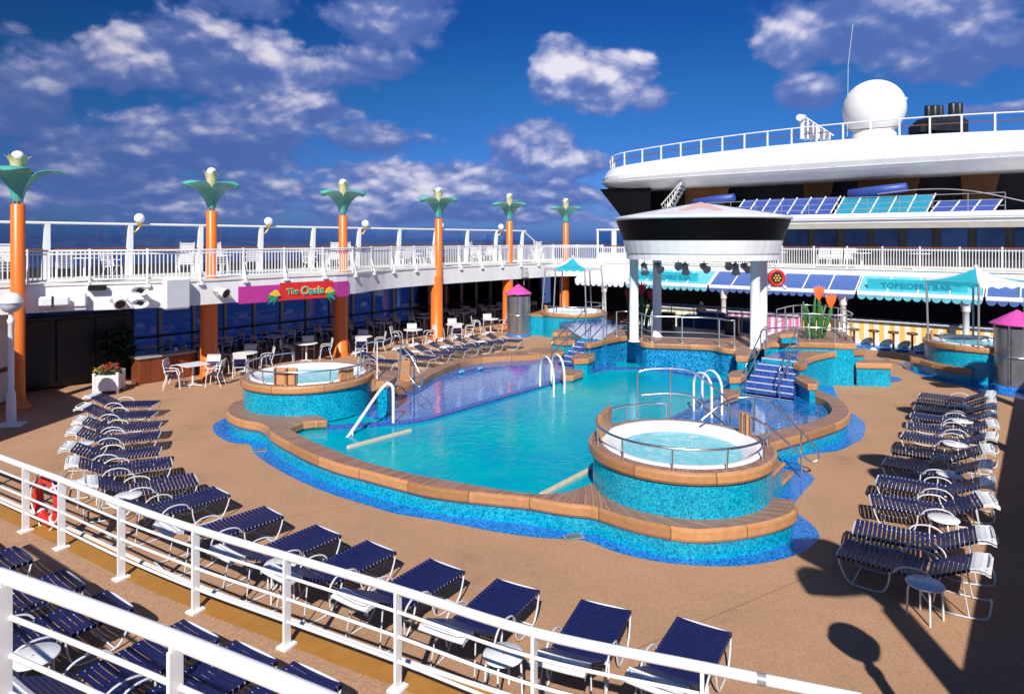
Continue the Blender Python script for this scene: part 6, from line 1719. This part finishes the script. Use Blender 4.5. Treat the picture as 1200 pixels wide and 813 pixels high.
for i, ((u, v), w) in enumerate(front_tabs):
    p = P(u, v, .75); c = Vector((p.x, p.y, 0)); table('round white cafe table ' + w, c, .3, GT)
    for k, b in enumerate((0.15, math.pi - .15, math.pi / 2, -math.pi / 2)):
        if k == 3 and i % 2: continue
        q = c + Vector((math.cos(b + .2), math.sin(b + .2), 0)) * .78
        chair('chair at the cafe table ' + w + ', ' + ('right', 'left', 'far', 'near')[k] + ' side', q, b + .2 + math.pi + random.uniform(-.2, .2), GC)
GB = 'tables and chairs in the shade by the side windows'
for r, tt in enumerate((-26.6, -28.0)):
    for i in range(9):
        s = 10.5 + 3.05 * i + 1.2 * r + random.uniform(-.2, .2)
        if r == 0 and i == 0: continue
        c = W(s, tt); lab = ORD[i] + ' from left in ' + ('shaded middle row' if r == 0 else 'window row')
        table('round cafe table ' + lab, c, .2, GB)
        for k, b in enumerate((.1, math.pi)):
            q = c + Vector((math.cos(b + axd), math.sin(b + axd), 0)) * .72
            chair('chair ' + ('forward of' if k == 0 else 'aft of') + ' the table ' + lab, q, b + axd + math.pi, GB)
# chairs and tables on the promenade above
GU = 'white chairs on the promenade behind the railing'
def make_wchair(t, stack=1):
    for j in range(stack):
        mb = MB(); z = .10 * j; x0 = -.02 * j
        for sy in (-.24, .24):
            mb.tube([(.22 + x0, sy, z), (.20 + x0, sy, .42 + z), (-.2 + x0, sy, .40 + z), (-.34 + x0, sy, 1.02 + z)], .016, 6)
            mb.tube([(-.28 + x0, sy, z), (-.05 + x0, sy, .41 + z)], .016, 6)
            mb.tube([(.18 + x0, sy, .43 + z), (.16 + x0, sy, .64 + z), (-.26 + x0, sy, .66 + z)], .016, 6)
        for k in range(6): mb.box((.16 + x0 - .06 * k, 0, .43 + z), (.05, .46, .015))
        for k in range(7): mb.box((-.225 + x0 - .016 * k, 0, .5 + z + .075 * k), (.015, .46, .055))
        mb.build('slatted_chair' if stack > 1 else 'slatted_frame', 'white_plastic', t)
w1 = thing('deck_chair', 'white slatted chair on the promenade', 'chair', (0, 0, DZ), 0, GU); make_wchair(w1, 1)
w3 = thing('chair_stack', 'stack of white slatted chairs on the promenade', 'chair stack', (0, 0, DZ), 0, 'stacked white chairs on the promenade'); make_wchair(w3, 4)
u1 = u3 = False
for i in range(17):
    s = 6.6 + 1.85 * i; tt = -25.5 - .9 * (i % 3)
    st_ = i % 4 in (0, 3); loc = W(s, tt, DZ); ang = axd + (R(90) if i % 2 else R(-80)) + random.uniform(-.3, .3)
    lab = ('stack of white chairs' if st_ else 'white slatted chair') + ' on the port promenade, ' + ORD[i] + ' item from the left'
    if st_:
        if not u3: w3.location = loc; w3.rotation_euler.z = ang; w3['label'] = lab; u3 = True
        else: dup(w3, loc, ang, lab)
    else:
        if not u1: w1.location = loc; w1.rotation_euler.z = ang; w1['label'] = lab; u1 = True
        else: dup(w1, loc, ang, lab)
for k, u in enumerate((965, 980, 996)):
    dup(w1, US(u, 36.5, DZ), axd + R(180) + .05 * k, 'white slatted chair behind the forward railing, ' + ('left', 'middle', 'right')[k] + ' of three in a row')
for k, (s, tt) in enumerate(((9.4, -27.4), (14.6, -27.4), (19.8, -27.3), (24.9, -27.4))):
    table('white cafe table up on the port promenade, ' + ORD[k] + ' from the left', W(s, tt, DZ), .2, 'tables up on the promenade')
for k, u in enumerate((912, 1078, 1010)):
    table('white cafe table behind the forward railing, ' + ('left', 'right', 'middle')[k] + ' one', US(u, 36.9, DZ), .2, 'tables up on the forward promenade')

# ------------------------------------------------------------------ counter, planter, tree
t = thing('wood_counter', 'red brown wooden counter with a grey stone top beside the square table', 'counter', Vector((-12.5, 24.05, 0)))
mb = MB(); mb.box((0, 0, .43), (1.95, .62, .86), axd, bevel=.01)
for k in range(5):
    o_ = Matrix.Rotation(axd, 4, 'Z') @ Vector((-.78 + .39 * k, -.315, .43)); mb.box(o_, (.33, .02, .74), axd)
mb.build('body', 'red_wood', t)
mb = MB(); mb.box((0, 0, .90), (2.06, .74, .08), axd, bevel=.015); mb.build('stone_top', 'granite', t)
mb = MB(); o_ = Matrix.Rotation(axd, 4, 'Z') @ Vector((.45, .05, 1.0)); mb.box(o_, (.10, .06, .12), axd, bevel=.01); mb.build('tap', 'chrome', t)
p = P(128, 459, 0)
t = thing('planter', 'white panelled planter box at the edge of the shade on the left', 'planter', p)
mb = MB(); mb.box((0, 0, .34), (.68, .68, .50), .25, bevel=.02)
Rz = Matrix.Rotation(.25, 4, 'Z')
for x in (-.34, .34):
    for y in (-.34, .34): q = Rz @ Vector((x, y, .32)); mb.box(q, (.08, .08, .64), .25, bevel=.01); q = Rz @ Vector((x, y, .66)); mb.box(q, (.10, .10, .05), .25, bevel=.02)
for y in (-.345, .345):
    for z in (.14, .54): q = Rz @ Vector((0, y, z)); mb.box(q, (.62, .03, .07), .25)
    for k in range(7): q = Rz @ Vector((-.27 + .09 * k, y, .34)); mb.box(q, (.05, .02, .36), .25)
for x in (-.345, .345):
    for z in (.14, .54): q = Rz @ Vector((x, 0, z)); mb.box(q, (.03, .62, .07), .25)
mb.build('box', 'white_paint', t)
def leafy(mb, c, r, n, ls, mi=0, flat=.8):
    for k in range(n):
        d = Vector((random.gauss(0, 1), random.gauss(0, 1), random.gauss(0, 1))).normalized() * r * random.uniform(.35, 1.0) ** .6
        d.z *= flat; q = Vector(c) + d
        a = Vector((random.gauss(0, 1), random.gauss(0, 1), random.gauss(0, .6))).normalized() * ls * random.uniform(.6, 1.3)
        b = a.orthogonal().normalized() * ls * .32
        b.rotate(Matrix.Rotation(random.uniform(0, 6.28), 3, a))
        mb.face([q, q + a * .5 + b, q + a, q + a * .5 - b], mi)
fl = thing('flowers', 'red flowers and green leaves filling the white planter box', 'flowers', Vector((p.x, p.y, .6)))
mb = MB(); leafy(mb, (0, 0, .10), .36, 420, .11, 0, .55); mb.build('leaf', 'leaf_green', fl)
mb = MB(); leafy(mb, (.06, -.05, .20), .32, 220, .07, 0, .5); mb.build('red_blossoms', 'flower_red', fl)
mb = MB(); leafy(mb, (-.32, -.1, .14), .12, 26, .09, 0, .6); mb.build('yellow_bloom', 'sign_yellow', fl)
tl = P(124, 452, 0) + Vector((-.1, .8, 0))
t = thing('potted_tree', 'dark leafy potted tree in the shade behind the white planter', 'tree', tl)
mb = MB(); mb.tube([(0, 0, 0), (.03, .02, .6), (-.02, .05, 1.1), (.04, 0, 1.6)], .04, 8, rads=[.05, .042, .035, .02])
for k in range(7):
    a = k * .9; mb.tube([(0, .02, .85 + .1 * k), (.3 * math.cos(a), .3 * math.sin(a), 1.2 + .1 * k), (.55 * math.cos(a), .55 * math.sin(a), 1.35 + .1 * k)], .015, 6, rads=[.022, .015, .008])
mb.build('trunk', 'stool_seat', t)
mb = MB()
for k in range(12):
    a = k * 2.4; leafy(mb, (.5 * math.cos(a) * random.uniform(.4, 1), .5 * math.sin(a) * random.uniform(.4, 1), 1.0 + .09 * k), .30, 110, .17)
mb.build('crown', 'leaf_dark', t)
t.scale = (.85, .85, .85)
mb = MB(); mb.lathe([(.02, .0), (.24, .0), (.3, .4), (.27, .4), (.26, .34), (.01, .34)], (0, 0, 0), 20); mb.build('pot', 'dark_wall', t)

# ------------------------------------------------------------------ tall artificial bird of paradise flowers
def paradise(label, loc, h, ang, red=False):
    t = thing('tall_flower', label, 'artificial flower', loc, ang)
    for k, (x, hh, lean) in enumerate(((-.42, .86, -.12), (.0, 1.0, .0), (.34, .80, .14))):
        mb = MB(); H = h * hh * .72
        pr_ = smooth_path([(x * .6, 0, 0), (x * .8, 0, H * .4), (x + lean, 0, H * .8), (x + lean * 1.4, 0, H)], 4)
        mb.tube(pr_, .07, 10, rads=[.05 + .05 * math.sin(math.pi * i / len(pr_)) for i in range(len(pr_))]); mb.build('stalk', 'leaf_green', t)
        # broad upright leaf
        mb = MB(); rows = []
        for i in range(9):
            f = i / 8; w = .09 * math.sin(math.pi * (.06 + .92 * f)) ; zz = h * hh * .80 * f
            xx = x * (.7 + .3 * f) + lean * f * f - .20 + .05 * f
            rows.append([Vector((xx - w, .05 + .05 * f, zz)), Vector((xx, -.02, zz + .03)), Vector((xx + w, .05 + .05 * f, zz))])
        mb.grid(rows, 0); mb.build('leaf', 'leaf_green', t)
        if k < (1 if 0 else 3) and not (k == 0 and not red):
            mb = MB(); c = Vector(pr_[-1])
            for j in range(5):
                a = -1.0 + .5 * j; rows = []
                for i in range(6):
                    f = i / 5; w = .085 * math.sin(math.pi * (.1 + .9 * f)); q = c + Vector((math.sin(a) * .22 * f, -.05 * j * f + .1 * f, h * .30 * f * (1 - .15 * abs(a))))
                    rows.append([q + Vector((-w, .02, 0)), q + Vector((0, -.03, 0)), q + Vector((w, .02, 0))])
                mb.grid(rows, 0)
            mb.build('flower', 'flower_red' if red else 'flower_orange', t)
    return t
pl_ = P(960, 397, 1.46); paradise('tall artificial orange bird of paradise flowers rising from the side platform', pl_, 1.9, .1).scale = (.85, .85, 1)
paradise('tall dark red artificial flowers behind the left pavilion column', PY(752, 394, 28.0) * 1.0 if False else Vector((152 / 785 * 28.6, 28.6, 1.18)), 2.0, .4, True)

# ------------------------------------------------------------------ things behind the stage, person at the bar
t = thing('draped_equipment', 'low dark blue draped equipment behind the stage rail', 'equipment', Vector((9.0, 29.4, 0)))
mb = MB(); mb.box((0, 0, .8), (3.4, .8, 1.6), -R(30), bevel=.12); mb.box((-.3, -.2, 1.72), (1.2, .5, .25), -R(30), bevel=.08); mb.build('drape', 'blue_drape', t)
mb = MB(); mb.box((0.1, -.1, 1.64), (3.0, .6, .06), -R(30), bevel=.02); mb.build('lid', 'grey_metal', t)
for u, v, y, nm in ((783, 386, 28.2, 'brown loudspeaker cabinet at the back of the stage beside a white column'), (858, 389, 26.6, 'small dark loudspeaker standing at the right end of the stage rail')):
    q = PY(u, v, y); t = thing('loudspeaker', nm, 'speaker', Vector((q.x, q.y, GZ)), -.5)
    mb = MB(); mb.box((0, 0, .36), (.52, .42, .70), bevel=.03); mb.build('cabinet', 'stool_seat' if u < 800 else 'dark_metal', t)
    mb = MB(); mb.box((0, -.215, .36), (.44, .02, .62), bevel=.008); mb.build('grille', 'black', t)

def person(loc, ang):
    t = thing('person', 'person in black clothes seated at the bar with the back turned, behind the stage', 'person', loc, ang)
    # x to the right, y towards the counter (faced), z up; hips on a 0.80 m stool
    J = {'pelvis': (0, 0, .88), 'belly': (0, .02, 1.05), 'chest': (0, .05, 1.24), 'neck': (0, .07, 1.42), 'head0': (0, .09, 1.50), 'head1': (0, .11, 1.62),
         'shL': (-.19, .05, 1.35), 'elL': (-.27, .14, 1.10), 'wrL': (-.15, .36, 1.22), 'shR': (.19, .05, 1.35), 'elR': (.27, .14, 1.10), 'wrR': (.15, .36, 1.22),
         'hipL': (-.10, .04, .87), 'knL': (-.14, .45, .84), 'anL': (-.13, .40, .42), 'toL': (-.14, .56, .37), 'hipR': (.10, .04, .87), 'knR': (.14, .45, .84), 'anR': (.13, .40, .42), 'toR': (.14, .56, .37)}
    rad = {'pelvis': (.15, .12), 'belly': (.14, .11), 'chest': (.165, .12), 'neck': (.055, .055), 'head0': (.07, .08), 'head1': (.085, .10), 'shL': (.075, .075), 'elL': (.05, .05), 'wrL': (.033, .033), 'shR': (.075, .075), 'elR': (.05, .05), 'wrR': (.033, .033),
           'hipL': (.10, .10), 'knL': (.065, .065), 'anL': (.042, .042), 'toL': (.035, .035), 'hipR': (.10, .10), 'knR': (.065, .065), 'anR': (.042, .042), 'toR': (.035, .035)}
    E_ = [('pelvis', 'belly'), ('belly', 'chest'), ('chest', 'neck'), ('neck', 'head0'), ('head0', 'head1'), ('chest', 'shL'), ('shL', 'elL'), ('elL', 'wrL'), ('chest', 'shR'), ('shR', 'elR'), ('elR', 'wrR'),
          ('pelvis', 'hipL'), ('hipL', 'knL'), ('knL', 'anL'), ('anL', 'toL'), ('pelvis', 'hipR'), ('hipR', 'knR'), ('knR', 'anR'), ('anR', 'toR')]
    keys = list(J); vs = [J[k] for k in keys]; rs = [rad[k] for k in keys]; es = [(keys.index(a), keys.index(b)) for a, b in E_]
    for sg, wr in ((-1, 'wrL'), (1, 'wrR')):                     # hands resting on the counter
        w = Vector(J[wr]); iw = keys.index(wr)
        vs.append(tuple(w + Vector((-sg * .02, .07, .0)))); rs.append((.036, .018)); ip = len(vs) - 1; es.append((iw, ip))
        for k in range(4):
            a = ip
            for dy in (.045, .08): vs.append(tuple(w + Vector((-sg * .02 + sg * (.03 - .02 * k), .07 + dy * (1 - .1 * abs(k - 1.5)), -.01 * dy * 10)))); rs.append((.0085, .0085)); es.append((a, len(vs) - 1)); a = len(vs) - 1
        vs.append(tuple(w + Vector((-sg * .065, .08, 0)))); rs.append((.01, .01)); es.append((ip, len(vs) - 1))
    me = bpy.data.meshes.new('body'); me.from_pydata(vs, es, []); o = bpy.data.objects.new('body', me); C.objects.link(o)
    sk = o.modifiers.new('skin', 'SKIN'); sk.use_smooth_shade = True; ss = o.modifiers.new('sub', 'SUBSURF'); ss.levels = ss.render_levels = 2
    for i, d in enumerate(me.skin_vertices[0].data): d.radius = rs[i]; d.use_root = (i == 0)
    bpy.context.view_layer.update()
    m2 = bpy.data.meshes.new_from_object(o.evaluated_get(bpy.context.evaluated_depsgraph_get()))
    bpy.data.objects.remove(o)
    m2.materials.clear(); m2.materials.append(M['black_cloth']); m2.materials.append(M['skin'])
    for pl in m2.polygons:
        c = pl.center; pl.use_smooth = True
        pl.material_index = 1 if (c.z > 1.43 or (c.y > .33 and c.z > 1.0)) else 0
    b = bpy.data.objects.new('body', m2); C.objects.link(b); b.parent = t
    mb = MB(); mb.sphere((0, .085, 1.60), .112, 20, sz=1.18); mb.lathe([(.09, 1.42), (.115, 1.5), (.11, 1.6)], (0, .05, 0), 16); mb.build('hair', 'hair_dark', t)
    mb = MB(); mb.sphere((0, .205, 1.575), .018, 8)
    for sg in (-1, 1): mb.sphere((.035 * sg, .19, 1.60), .011, 8); mb.sphere((.105 * sg, .10, 1.585), .022, 8)
    mb.build('face_features', 'skin', t)
pp = US(821, 34.15, 0.0)
person(Vector((pp.x, pp.y, 0.0)), AX - R(90))
sd_ = dup(sto, Vector((pp.x, pp.y, 0)), 0, 'brown topped bar stool under the seated person in black')
